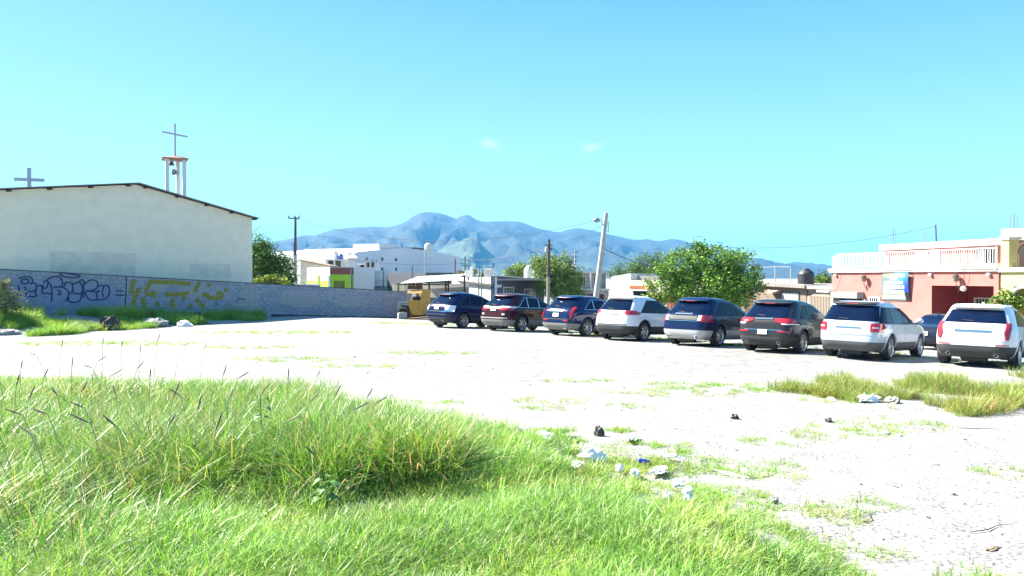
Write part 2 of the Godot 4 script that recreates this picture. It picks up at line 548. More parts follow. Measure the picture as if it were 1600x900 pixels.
func make_suv(s: Dictionary) -> Node3D:
	var f := CarForm.new(s.keys)
	var root := thing("parked_suv", s.label, "car", Vector3.ZERO, 0.0, "sport utility vehicles parked in a row on the lot")
	var top: float = s.keys[s.keys.size() - 1][0]
	var wb: float = s.wb
	var R: float = s.get("wheel_r", 0.365)
	var ra := R + 0.055
	var clad: float = s.clad
	var paint := mat("paint_" + s.paint_name, s.paint, 0.32, s.get("metal", 0.0))
	paint.clearcoat_enabled = true; paint.clearcoat = 0.7; paint.clearcoat_roughness = 0.04; paint.metallic_specular = 0.2
	var black := mat("car_plastic", C(0.028, 0.028, 0.03), 0.62)
	var clad_m: Material = s.get("clad_mat", black)
	var glass := mat("car_glass", C(0.003, 0.008, 0.028), 0.03)
	glass.metallic_specular = 0.3
	var chrome := mat("chrome", C(0.72, 0.73, 0.75), 0.16, 1.0)
	var red := mat("tail_red", C(0.42, 0.012, 0.02), 0.12)
	red.clearcoat_enabled = true; red.clearcoat = 1.0; red.clearcoat_roughness = 0.03
	var clear := mat("tail_clear", C(0.72, 0.68, 0.68), 0.10)
	clear.clearcoat_enabled = true; clear.clearcoat = 1.0
	# ---- shell
	var ys := []
	var y := 0.235
	while y < top - 0.20:
		ys.append(y)
		y += 0.046
	for q in [0.20, 0.165, 0.13, 0.10, 0.075, 0.052, 0.033, 0.018, 0.007, 0.0]: ys.append(top - q)
	var ci := 0
	for i in ys.size():
		if absf(ys[i] - clad) < absf(ys[ci] - clad): ci = i
	var np := 230
	var rows := []
	var flat := []
	for i in ys.size():
		var r := PackedVector3Array(); var fl := PackedVector2Array()
		for j in np + 1:
			var p := float(j % np) / np
			var v := f.pos(p, ys[i])
			if ys[i] < 1.0:
				for wl: float in [0.0, wb]:
					var d := Vector2(-v.z - wl, v.y - R)
					var q: Array = f.at(ys[i])
					if absf(v.x) > q[2] * 0.55 and absf(d.length() - ra) < 0.034:
						d = d.normalized() * ra
						if d.y + R > 0.24:
							var th: float = f.theta(f.side(wl + d.x, d.y + R))
							var q2: Array = f.at(d.y + R)
							v = Vector3(signf(v.x) * q2[2] * pow(absf(sin(th)), 2.0 / q2[3]), d.y + R, -(wl + d.x))
			r.append(v); fl.append(Vector2(-v.z, v.y))
		rows.append(r); flat.append(fl)
	var k_body := PackedByteArray(); var k_clad := PackedByteArray()
	for i in ys.size() - 1:
		for j in np:
			var m: Vector2 = (flat[i][j] + flat[i][j + 1] + flat[i + 1][j] + flat[i + 1][j + 1]) * 0.25
			var ok := absf(rows[i][j].x) < 0.6 or minf(m.distance_to(Vector2(0, R)), m.distance_to(Vector2(wb, R))) > ra - 0.004
			k_body.append(1 if ok and i >= ci else 0)
			k_clad.append(1 if ok and i < ci else 0)
	var mid := Vector3(0, 0.8, -wb * 0.5)
	var b := MB.new()
	b.grid(rows, mid, k_body)
	# roof cap
	var last: PackedVector3Array = rows[rows.size() - 1]
	var cc := Vector3.ZERO
	for v in last: cc += v
	cc /= last.size()
	for j in np: b.face(last[j], last[j + 1], cc, cc, Vector3.UP)
	var body := part(root, "body", b, paint)
	var c := MB.new()
	c.grid(rows, mid, k_clad)
	part(root, "bumper_and_sill_cladding", c, clad_m)
	# underside, axles and wheel wells
	var u := MB.new()
	u.box(Vector3(-0.54, 0.23, -(wb + 0.62)), Vector3(0.54, 0.46, 0.66))
	u.box(Vector3(-0.80, 0.25, -(wb - ra - 0.03)), Vector3(0.80, 0.40, -(ra + 0.03)))
	u.cyl(Vector3(-0.30, 0.20, 0.55), Vector3(0.30, 0.20, 0.55), 0.085, 0.085, 12)
	part(root, "underbody", u, black)
	for wl: float in [0.0, wb]:
		for sx: float in [-1.0, 1.0]:
			var ww := MB.new()
			var g := []
			for xx: float in [0.56, 0.72, 0.90]:
				var r := PackedVector3Array()
				for k in 19:
					var a := PI * (k / 18.0 * 1.24 - 0.12)
					r.append(Vector3(sx * xx, R + sin(a) * (ra + 0.004), -(wl + cos(a) * (ra + 0.004))))
				g.append(r)
			ww.grid(g, Vector3(sx * 0.7, R + 3.0, -wl))
			part(root, "wheel_well", ww, black)
			var lip := MB.new()
			var g0 := PackedVector3Array(); var g1 := PackedVector3Array(); var g2 := PackedVector3Array(); var g3 := PackedVector3Array()
			for k in 25:
				var a := PI * (k / 24.0 * 1.16 - 0.08)
				for e in 4:
					var rr: float = [ra - 0.006, ra - 0.004, ra + 0.030, ra + 0.050][e]
					var yy := maxf(R + sin(a) * rr, 0.236)
					var th: float = f.theta(f.side(wl + cos(a) * rr, yy))
					var q2: Array = f.at(yy)
					var x: float = q2[2] * pow(absf(sin(th)), 2.0 / q2[3]) + [-0.03, 0.014, 0.014, -0.004][e]
					[g0, g1, g2, g3][e].append(Vector3(sx * x, yy, -(wl + cos(a) * rr)))
			lip.grid([g0, g1, g2, g3], Vector3(0, R, -wl))
			part(root, "wheel_arch_trim", lip, black if s.get("arch_black", false) else paint)
			wheel(root, Vector3(sx * (s.hw - 0.135), R, -wl), sx, R, s.get("spokes", 5), s.get("rim", mat("alloy", C(0.55, 0.56, 0.58), 0.28, 0.9)))
	# ---- side glass, doors
	var belt: float = s.belt; var gt: float = s.glass_top
	for mir: bool in [false, true]:
		var fr := []
		for k in 5:
			var yy := lerpf(belt - 0.015, gt + 0.015, k / 4.0)
			fr.append([yy, f.side(pillar_rear(f, s, yy) - 0.03, yy), f.side(pillar_front(f, s, yy) + 0.03, yy)])
		part(root, "window_surround", panel(f, fr, 0.004, 26, 2, mir), chrome if s.get("chrome_windows", false) else black)
		var cuts := [[0.0, s.quarter], [s.quarter + 0.02, s.bpillar], [s.bpillar + 0.02, 9.0]]
		var names := ["quarter_window", "rear_door_window", "front_door_window"]
		for w in 3:
			var rw := []
			for k in 5:
				var yy := lerpf(belt, gt, k / 4.0)
				var a: float = pillar_rear(f, s, yy) if w == 0 else cuts[w][0] + 0.02
				a = maxf(a, pillar_rear(f, s, yy))
				var e: float = minf(cuts[w][1] - 0.02, pillar_front(f, s, yy))
				if e < a + 0.01: e = a + 0.01
				rw.append([yy, f.side(a, yy), f.side(e, yy)])
			part(root, names[w], panel(f, rw, 0.009, 12, 2, mir), glass)
		# doors, a finger's gap apart
		for dr in [[ra + 0.20, s.bpillar - 0.012, "rear_door"], [s.bpillar + 0.012, wb - ra - 0.10, "front_door"]]:
			var rw := []
			for k in 6:
				var yy := lerpf(clad + 0.05, belt - 0.04, k / 5.0)
				var a: float = dr[0]
				if dr[2] == "rear_door": a = maxf(0.12, sqrt(maxf(pow(ra + 0.10, 2.0) - pow(yy - R, 2.0), 0.0)))
				rw.append([yy, f.side(a, yy), f.side(dr[1], yy)])
			var door := part(root, dr[2], panel(f, rw, 0.006, 12, 3, mir), paint)
			var hb := MB.new()
			var hl: float = dr[1] - 0.0 if dr[2] == "rear_door" else dr[1] - 0.55
			hl = (dr[0] if dr[2] == "front_door" else 0.30) + 0.14
			var hp := f.pos(f.side(hl, belt - 0.16), belt - 0.16)
			var sx := -1.0 if mir else 1.0
			hb.tube([Vector3(sx * (hp.x - 0.01), belt - 0.16, -hl + 0.10), Vector3(sx * (hp.x + 0.035), belt - 0.158, -hl + 0.07), Vector3(sx * (hp.x + 0.035), belt - 0.156, -hl - 0.07), Vector3(sx * (hp.x - 0.01), belt - 0.155, -hl - 0.10)], [0.014, 0.016, 0.016, 0.014], 6)
			part(door, "handle", hb, chrome if s.get("chrome_handles", false) else paint)
		var mb := MB.new()
		var sx := -1.0 if mir else 1.0
		var ml: float = pillar_front(f, s, belt) - 0.12
		var mp := f.pos(f.side(ml, belt + 0.03), belt + 0.03)
		mb.lathe([Vector2(0.0, -0.10), Vector2(0.07, -0.09), Vector2(0.088, -0.03), Vector2(0.085, 0.04), Vector2(0.055, 0.085), Vector2(0.0, 0.10)], 12, Transform3D(Basis(Vector3(sx * 1.35, 0, 0), Vector3(0, 0.0, 0.75), Vector3(0, -1.0, 0)), Vector3(sx * (mp.x + 0.15), belt + 0.10, -ml)))
		mb.beam(Vector3(sx * (mp.x - 0.02), belt + 0.03, -ml), Vector3(sx * (mp.x + 0.12), belt + 0.07, -ml), 0.06, 0.04)
		part(root, "side_mirror", mb, paint)
		if s.get("rails", false):
			var rb := MB.new()
			var pts := []; var rad := []
			for k in 9:
				var l := lerpf(0.0, 1.55, k / 8.0)
				var yy: float = top - 0.058
				var pp := f.pos(f.side(l, yy), yy)
				pts.append(Vector3(sx * (pp.x - 0.03), yy + (0.045 if k > 0 and k < 8 else -0.01), -l)); rad.append(0.017)
			rb.tube(pts, rad, 6)
			part(root, "roof_rail", rb, s.get("rail_mat", chrome))
	# ---- rear and front glass
	var rg: Array = s.rear_glass # [y bottom, half width, y top, half width]
	var rr := []
	for k in 5:
		var yy := lerpf(rg[0], rg[2], k / 4.0)
		var hx := lerpf(rg[1], rg[3], k / 4.0)
		rr.append([yy, f.rear(-hx, yy) - 1.0, f.rear(hx, yy)])
	part(root, "rear_window", panel(f, rr, 0.008, 20, 2), glass)
	var wipe := MB.new()
	var wy: float = rg[0] + 0.05
	wipe.tube([f.pos(f.rear(-0.02, wy), wy) + Vector3(0, 0, 0.02), f.pos(f.rear(-0.30, wy + 0.03), wy + 0.03) + Vector3(0, 0.0, 0.022)], [0.014, 0.008], 6)
	part(root, "rear_wiper", wipe, black)
	var fw := []
	for k in 5:
		var yy := lerpf(belt + 0.06, gt + 0.03, k / 4.0)
		var hx: float = f.at(yy)[2] * 0.90
		fw.append([yy, f.front(hx, yy), f.front(-hx, yy)])
	part(root, "windscreen", panel(f, fw, 0.006, 14, 2), glass)
	# ---- spoiler over the rear window
	var sy: float = rg[2] + 0.05
	var sp := MB.new()
	var sg := []
	var hwid: float = f.at(sy)[2] * 0.86
	for e in 5:
		var r := PackedVector3Array()
		for k in 15:
			var x := lerpf(-hwid, hwid, k / 14.0)
			var pz := f.pos(f.rear(x, sy), sy).z
			var taper := 1.0 - pow(absf(x / hwid), 6.0) * 0.6
			var o: Vector2 = [Vector2(-0.25, 0.075), Vector2(0.0, 0.058), Vector2(0.15, 0.022), Vector2(0.14, 0.0), Vector2(-0.03, -0.02)][e]
			r.append(Vector3(x, sy + o.y, pz + o.x * (taper if o.x > 0.0 else 1.0)))
		sg.append(r)
	sp.grid(sg, Vector3(0, sy + 0.01, f.pos(0.0, sy).z))
	part(root, "roof_spoiler", sp, s.get("spoiler_mat", paint))
	var bl := MB.new()
	var spz := f.pos(0.0, sy).z
	bl.box(Vector3(-0.17, sy - 0.006, spz + 0.125), Vector3(0.17, sy + 0.014, spz + 0.153))
	part(root, "high_brake_light", bl, red)
	var fin := MB.new()
	fin.hexa([Vector3(-0.03, top - 0.02, -0.35), Vector3(0.03, top - 0.02, -0.35), Vector3(0.02, top - 0.02, -0.60), Vector3(-0.02, top - 0.02, -0.60), Vector3(-0.006, top + 0.055, -0.36), Vector3(0.006, top + 0.055, -0.36), Vector3(0.005, top + 0.01, -0.58), Vector3(-0.005, top + 0.01, -0.58)])
	part(root, "antenna_fin", fin, paint)
	# ---- tail lamps: each list entry is [material, rows of [y, rear x from, rear x to or side l]]
	for t in s.lamps:
		for mir: bool in [false, true]:
			var rw := []
			for q in t[1]:
				var e: float = f.rear(q[2], q[0]) if q.size() == 3 else f.side(q[3], q[0])
				rw.append([q[0], f.rear(q[1], q[0]), e])
			part(root, t[0], panel(f, rw, t[3] if t.size() > 3 else 0.016, 12, 2, mir), {"r": red, "w": clear, "c": chrome, "b": black, "p": paint}[t[2]])
	# ---- number plate, tailgate trim, bumper
	for q in s.get("strips", []): # [name, material, y0, y1, half width, offset]
		part(root, q[0], panel(f, [[q[2], f.rear(-q[4], q[2]) - 1.0, f.rear(q[4], q[2])], [q[3], f.rear(-q[4], q[3]) - 1.0, f.rear(q[4], q[3])]], q[5], 16, 2), {"c": chrome, "b": black, "p": paint, "r": red, "w": clear, "s": mat("bumper_silver", C(0.42, 0.42, 0.43), 0.4, 0.4)}[q[1]])
	if s.has("plate"):
		var pl := MB.new()
		var py: float = s.plate
		var pz := f.pos(0.0, py).z
		var nn := f.out(0.0, py)
		var tr := Transform3D(Basis(Vector3.RIGHT, nn.cross(Vector3.RIGHT).normalized(), nn), f.pos(0.0, py) + nn * 0.02)
		pl.box(Vector3(-0.15, -0.075, -0.008), Vector3(0.15, 0.075, 0.008), tr)
		var plate := part(root, "number_plate", pl, mat("plate", C(0.74, 0.75, 0.74), 0.45))
		var pt := MB.new()
		for k in 7:
			if k == 3: continue
			pt.box(Vector3(-0.115 + k * 0.033, -0.028, 0.008), Vector3(-0.115 + k * 0.033 + 0.02, 0.03, 0.010), tr)
		pt.box(Vector3(-0.11, 0.045, 0.008), Vector3(0.11, 0.06, 0.010), tr)
		part(plate, "lettering", pt, mat("plate_ink", C(0.10, 0.16, 0.14), 0.6))
	for ex: float in s.get("exhausts", []):
		var eb := MB.new()
		var ez: float = -f.at(0.33)[0]
		eb.lathe([Vector2(0.030, 0.0), Vector2(0.036, 0.10), Vector2(0.046, 0.10), Vector2(0.048, 0.0)], 14, Transform3D(Basis(Vector3(1.3, 0, 0), Vector3(0, 0, 1), Vector3(0, -0.8, 0)), Vector3(ex, 0.32, ez - 0.06)))
		part(root, "exhaust_tip", eb, chrome)
	return root

func build_cars() -> void:
	# three body shapes seen in the row
	var sloped := [[0.235, -0.78, 3.62, 0.80, 6.0], [0.32, -0.90, 3.72, 0.885, 6.5], [0.45, -0.955, 3.76, 0.925, 7.0], [0.60, -0.96, 3.77, 0.945, 7.0], [0.78, -0.93, 3.74, 0.955, 7.0], [0.94, -0.90, 3.60, 0.945, 6.6], [1.02, -0.865, 3.20, 0.93, 6.2], [1.08, -0.82, 2.78, 0.91, 5.8], [1.16, -0.74, 2.48, 0.88, 5.4], [1.30, -0.58, 2.12, 0.83, 5.2], [1.44, -0.41, 1.74, 0.775, 5.0], [1.56, -0.30, 1.38, 0.725, 4.8], [1.63, -0.26, 1.08, 0.67, 4.4], [1.68, -0.16, 0.80, 0.56, 4.0], [1.70, 0.02, 0.60, 0.38, 3.6]]
	var wedge := [[0.235, -0.80, 3.60, 0.80, 6.0], [0.32, -0.91, 3.70, 0.885, 6.5], [0.45, -0.965, 3.74, 0.93, 7.0], [0.60, -0.97, 3.75, 0.95, 7.0], [0.78, -0.945, 3.72, 0.955, 7.0], [0.96, -0.91, 3.55, 0.945, 6.6], [1.04, -0.88, 3.10, 0.925, 6.2], [1.10, -0.82, 2.70, 0.90, 5.8], [1.18, -0.73, 2.44, 0.87, 5.4], [1.30, -0.59, 2.14, 0.82, 5.2], [1.44, -0.43, 1.76, 0.76, 5.0], [1.55, -0.33, 1.40, 0.71, 4.8], [1.61, -0.28, 1.10, 0.66, 4.4], [1.655, -0.18, 0.80, 0.55, 4.0], [1.67, 0.0, 0.60, 0.37, 3.6]]
	var round_ := [[0.235, -0.76, 3.48, 0.78, 5.6], [0.32, -0.88, 3.56, 0.86, 6.0], [0.45, -0.93, 3.62, 0.90, 6.4], [0.60, -0.935, 3.63, 0.92, 6.4], [0.78, -0.91, 3.60, 0.925, 6.2], [0.94, -0.875, 3.44, 0.915, 6.0], [1.02, -0.85, 3.10, 0.90, 5.8], [1.08, -0.82, 2.72, 0.885, 5.6], [1.16, -0.76, 2.42, 0.86, 5.4], [1.30, -0.63, 2.10, 0.81, 5.2], [1.44, -0.49, 1.74, 0.755, 5.0], [1.57, -0.37, 1.34, 0.70, 4.8], [1.64, -0.31, 1.05, 0.65, 4.4], [1.69, -0.20, 0.78, 0.54, 4.0], [1.71, 0.0, 0.58, 0.37, 3.6]]
	var upright := [[0.235, -0.80, 3.62, 0.78, 6.0], [0.32, -0.91, 3.72, 0.86, 6.5], [0.45, -0.965, 3.77, 0.90, 7.0], [0.60, -0.97, 3.78, 0.92, 7.2], [0.78, -0.955, 3.75, 0.925, 7.2], [0.94, -0.93, 3.60, 0.915, 6.8], [1.02, -0.915, 3.24, 0.90, 6.4], [1.08, -0.89, 2.84, 0.885, 6.2], [1.16, -0.835, 2.52, 0.86, 6.0], [1.30, -0.72, 2.16, 0.815, 5.8], [1.44, -0.60, 1.78, 0.765, 5.6], [1.56, -0.50, 1.40, 0.715, 5.2], [1.63, -0.44, 1.10, 0.665, 4.8], [1.67, -0.32, 0.82, 0.56, 4.2], [1.685, -0.06, 0.62, 0.38, 3.6]]
	var bumper_grey := mat("bumper_grey", C(0.17, 0.165, 0.16), 0.55)
	var spec_edge := {"keys": sloped, "wb": 2.82, "hw": 0.955, "clad": 0.47, "belt": 1.09, "glass_top": 1.52, "dpillar": 0.62, "quarter": 0.42, "bpillar": 1.22, "rear_glass": [1.12, 0.70, 1.51, 0.60], "exhausts": [-0.52, 0.52], "spokes": 5, "plate": 0.93}
	var defs := []
	# 1: farthest, black-blue with pale tail lamps
	var s := spec_edge.duplicate()
	s.merge({"label": "dark navy SUV with pale clear tail lamps, nearest the yellow truck cab", "paint_name": "navy_far", "paint": C(0.003, 0.010, 0.052),
		"lamps": [["tail_lamp", [[0.84, 0.60, 0, -0.58], [0.95, 0.56, 0, -0.52], [1.05, 0.58, 0, -0.48]], "w"], ["tail_lamp_base", [[0.76, 0.58, 0, -0.60], [0.84, 0.58, 0, -0.58]], "c", 0.014]],
		"strips": [["tailgate_trim", "c", 0.75, 0.79, 0.60, 0.014], ["bumper_strip", "b", 0.60, 0.64, 0.70, 0.012]]}, true)
	defs.append([s, Vector2(-2.95, 36.9), 44.0, 0.0])
	# 2: maroon with a lamp bar
	s = spec_edge.duplicate()
	s.merge({"label": "maroon SUV with a light bar across its tailgate, second from the yellow cab", "paint_name": "maroon", "paint": C(0.034, 0.004, 0.007), "chrome_windows": true, "clad": 0.52, "clad_mat": bumper_grey, "plate": 0.96,
		"lamps": [["tail_lamp", [[0.93, 0.36, 0, -0.62], [1.06, 0.40, 0, -0.40]], "r", 0.018], ["tail_lamp_lens", [[1.03, 0.30, 0, -0.48], [1.10, 0.36, 0, -0.22]], "w", 0.020], ["reverse_lamp", [[0.72, 0.52, 0.66], [0.78, 0.52, 0.66]], "w", 0.014]],
		"strips": [["lamp_bar", "r", 0.98, 1.05, 0.40, 0.016], ["bumper_chrome", "s", 0.56, 0.61, 0.78, 0.014]]}, true)
	defs.append([s, Vector2(-0.26, 34.7), 41.0, 0.02])
	# 3: navy with upright red lamps
	var spec_wedge := {"keys": wedge, "wb": 2.81, "hw": 0.955, "clad": 0.47, "belt": 1.11, "glass_top": 1.50, "dpillar": 0.66, "dlean": 0.12, "quarter": 0.44, "bpillar": 1.22, "rear_glass": [1.15, 0.72, 1.50, 0.60], "exhausts": [-0.55, 0.55], "spokes": 6, "rails": true, "chrome_windows": true, "chrome_handles": true}
	s = spec_wedge.duplicate()
	s.merge({"label": "navy blue SUV with tall upright red tail lamps and chrome window trim", "paint_name": "navy_gloss", "paint": C(0.003, 0.012, 0.060), "plate": 0.84, "clad": 0.52, "clad_mat": bumper_grey,
		"lamps": [["tail_lamp", [[0.70, 0.72, 0.775], [0.92, 0.68, 0.80], [1.17, 0.69, 0.78]], "r", 0.030], ["fog_lamp", [[0.60, 0.42, 0.64], [0.645, 0.42, 0.64]], "r", 0.012]],
		"strips": [["tailgate_trim", "c", 0.97, 1.05, 0.36, 0.02], ["bumper_strip", "b", 0.66, 0.69, 0.80, 0.012]]}, true)
	defs.append([s, Vector2(2.42, 32.1), 44.5, 0.0])
	# 4: white with lamps that wrap round the corner
	s = {"keys": round_, "wb": 2.71, "hw": 0.925, "clad": 0.56, "belt": 1.07, "glass_top": 1.53, "dpillar": 0.62, "dlean": 0.30, "quarter": 0.40, "bpillar": 1.18, "rear_glass": [1.13, 0.68, 1.54, 0.56], "spokes": 5, "arch_black": true, "wheel_r": 0.36,
		"label": "white SUV with red lamps wrapped round its rear corners, between two navy ones", "paint_name": "white_pearl", "paint": C(0.72, 0.735, 0.75),
		"lamps": [["tail_lamp", [[0.97, 0.62, 0, -0.42], [1.05, 0.50, 0, -0.22], [1.12, 0.58, 0, -0.50]], "r", 0.022], ["tail_lamp_lens", [[0.985, 0.52, 0.66], [1.03, 0.48, 0.66]], "w", 0.020]],
		"strips": [["tailgate_trim", "c", 0.965, 1.00, 0.26, 0.018], ["bumper_step", "b", 0.58, 0.62, 0.66, 0.014]]}
	defs.append([s, Vector2(4.30, 29.5), 42.0, 0.0])
	# 5: dark navy, silver lower bumper
	s = spec_edge.duplicate()
	s.merge({"label": "navy SUV with silver lower bumper and square red lamps, right of the white one", "paint_name": "navy_blue", "paint": C(0.003, 0.010, 0.050), "clad": 0.55, "clad_mat": mat("bumper_silver", C(0.42, 0.42, 0.43), 0.4, 0.4), "plate": 0.72, "spokes": 6,
		"lamps": [["tail_lamp", [[0.84, 0.66, 0, -0.50], [1.06, 0.66, 0, -0.46]], "r", 0.022], ["reverse_lamp", [[0.88, 0.56, 0.68], [1.05, 0.58, 0.68]], "w", 0.024]],
		"strips": [["tailgate_trim", "c", 1.075, 1.12, 0.34, 0.03], ["tailgate_panel", "b", 0.90, 1.03, 0.54, 0.012], ["tailgate_chrome", "c", 0.855, 0.875, 0.60, 0.016]]}, true)
	s.erase("plate")
	defs.append([s, Vector2(6.50, 27.2), 44.0, 0.0])
	# 6: black with a brown-grey tailgate and broad lamps
	s = spec_edge.duplicate()
	s.merge({"label": "charcoal SUV with broad red winged tail lamps and a white plate low down", "paint_name": "charcoal", "paint": C(0.030, 0.029, 0.031), "metal": 0.3, "clad": 0.50, "chrome_handles": true, "plate": 0.66, "spokes": 8,
		"lamps": [["tail_lamp", [[0.95, 0.50, 0, -0.52], [1.01, 0.34, 0, -0.48], [1.08, 0.36, 0, -0.56]], "r", 0.022], ["tail_lamp_lens", [[0.90, 0.60, 0, -0.40], [0.935, 0.56, 0, -0.36]], "w", 0.020], ["reflector", [[0.66, 0.48, 0.78], [0.705, 0.48, 0.78]], "r", 0.014]],
		"strips": [["tailgate_trim", "c", 1.05, 1.09, 0.30, 0.02], ["tailgate_edge", "c", 0.715, 0.735, 0.62, 0.014]]}, true)
	defs.append([s, Vector2(8.48, 24.8), 42.5, 0.0])
	# 7: silver-white
	s = {"keys": upright, "wb": 2.86, "hw": 0.925, "clad": 0.53, "belt": 1.05, "glass_top": 1.50, "dpillar": 0.20, "dlean": 0.05, "quarter": 0.10, "bpillar": 1.16, "rear_glass": [1.10, 0.78, 1.54, 0.66], "spokes": 5, "rails": true, "rail_mat": mat("rail_grey", C(0.30, 0.31, 0.33), 0.4, 0.6), "exhausts": [], "spoiler_mat": mat("car_plastic", C(0.028, 0.028, 0.03), 0.62),
		"clad_mat": mat("bumper_dark", C(0.07, 0.07, 0.075), 0.55), "label": "silver SUV whose whole right side shows, parked before the red house", "paint_name": "silver", "paint": C(0.44, 0.49, 0.57), "metal": 0.2, "chrome_handles": false,
		"lamps": [["tail_lamp", [[0.80, 0.62, 0, -0.62], [0.94, 0.60, 0, -0.50], [1.04, 0.62, 0, -0.56]], "r", 0.022], ["reverse_lamp", [[0.90, 0.66, 0, -0.80], [0.93, 0.66, 0, -0.80]], "w", 0.026]],
		"strips": [["tailgate_trim", "c", 0.90, 0.925, 0.34, 0.018], ["bumper_line", "p", 0.70, 0.715, 0.74, 0.010]]}
	defs.append([s, Vector2(10.25, 22.75), 43.0, 0.0])
	# 8: nearest, white
	s = spec_wedge.duplicate()
	s.merge({"label": "white SUV with tall red fin lamps, nearest and cut by the right edge", "paint_name": "white_near", "paint": C(0.70, 0.72, 0.735), "chrome_windows": false, "clad": 0.56,
		"lamps": [["tail_lamp", [[0.72, 0.73, 0.785], [0.90, 0.69, 0.81], [1.15, 0.70, 0.79]], "r", 0.034], ["reflector", [[0.575, 0.52, 0.80], [0.605, 0.52, 0.80]], "r", 0.012]],
		"strips": [["tailgate_trim", "c", 0.915, 0.965, 0.42, 0.022], ["bumper_line", "p", 0.70, 0.72, 0.70, 0.010]]}, true)
	defs.append([s, Vector2(12.6, 20.75), 41.0, 0.0])
	for q in defs:
		var o := make_suv(q[0])
		place_car(o, q[1], q[2], q[0].wb)

func place_car(o: Node3D, at: Vector2, az: float, wb: float) -> void:
	var f := Vector2(sin(deg_to_rad(az)), cos(deg_to_rad(az))) # (x, depth)
	var y0 := ground_y(at.x, -at.y)
	var e := at + f * wb
	var y1 := ground_y(e.x, -e.y)
	var r := Vector2(f.y, -f.x)
	var yl := ground_y(at.x - r.x * 0.8, -(at.y - r.y * 0.8)); var yr := ground_y(at.x + r.x * 0.8, -(at.y + r.y * 0.8))
	o.position = Vector3(at.x, y0 - 0.008, -at.y)
	o.rotation = Vector3(atan2(y1 - y0, wb), -deg_to_rad(az), atan2(yr - yl, 1.6))

# ---------------------------------------------------------------- block wall, chapel
func ribbon(b: MB, pts: Array, w: float, z: float) -> void:
	var m := pts.size()
	var l := []; var r := []
	for i in m:
		var p := Vector2(pts[i][0], pts[i][1])
		var a := Vector2(pts[maxi(i - 1, 0)][0], pts[maxi(i - 1, 0)][1]); var e := Vector2(pts[mini(i + 1, m - 1)][0], pts[mini(i + 1, m - 1)][1])
		var t := (e - a).normalized()
		var o := Vector2(-t.y, t.x) * w * 0.5
		var zz := z + 0.0003 * i / m
		l.append(Vector3(p.x + o.x, p.y + o.y, zz)); r.append(Vector3(p.x - o.x, p.y - o.y, zz))
	for i in m - 1: # at a tight bend the inner edge waits instead of folding back
		var step := Vector3(pts[i + 1][0] - pts[i][0], pts[i + 1][1] - pts[i][1], 0)
		if (l[i + 1] - l[i]).dot(step) <= 0.0: l[i + 1] = l[i]
		if (r[i + 1] - r[i]).dot(step) <= 0.0: r[i + 1] = r[i]
		b.face(l[i], l[i + 1], r[i + 1], r[i], Vector3.BACK)

func curve(pts: Array) -> Array: # rounds a polyline
	if pts.size() < 3: return pts
	var c := Curve3D.new()
	var m := pts.size()
	for i in m:
		var p := Vector3(pts[i][0], pts[i][1], 0)
		var a := Vector3(pts[maxi(i - 1, 0)][0], pts[maxi(i - 1, 0)][1], 0); var e := Vector3(pts[mini(i + 1, m - 1)][0], pts[mini(i + 1, m - 1)][1], 0)
		var t := (e - a) / 5.5
		c.add_point(p, -t, t)
	c.bake_interval = 0.05
	var out := []
	for q in c.get_baked_points(): out.append([q.x, q.y])
	return out

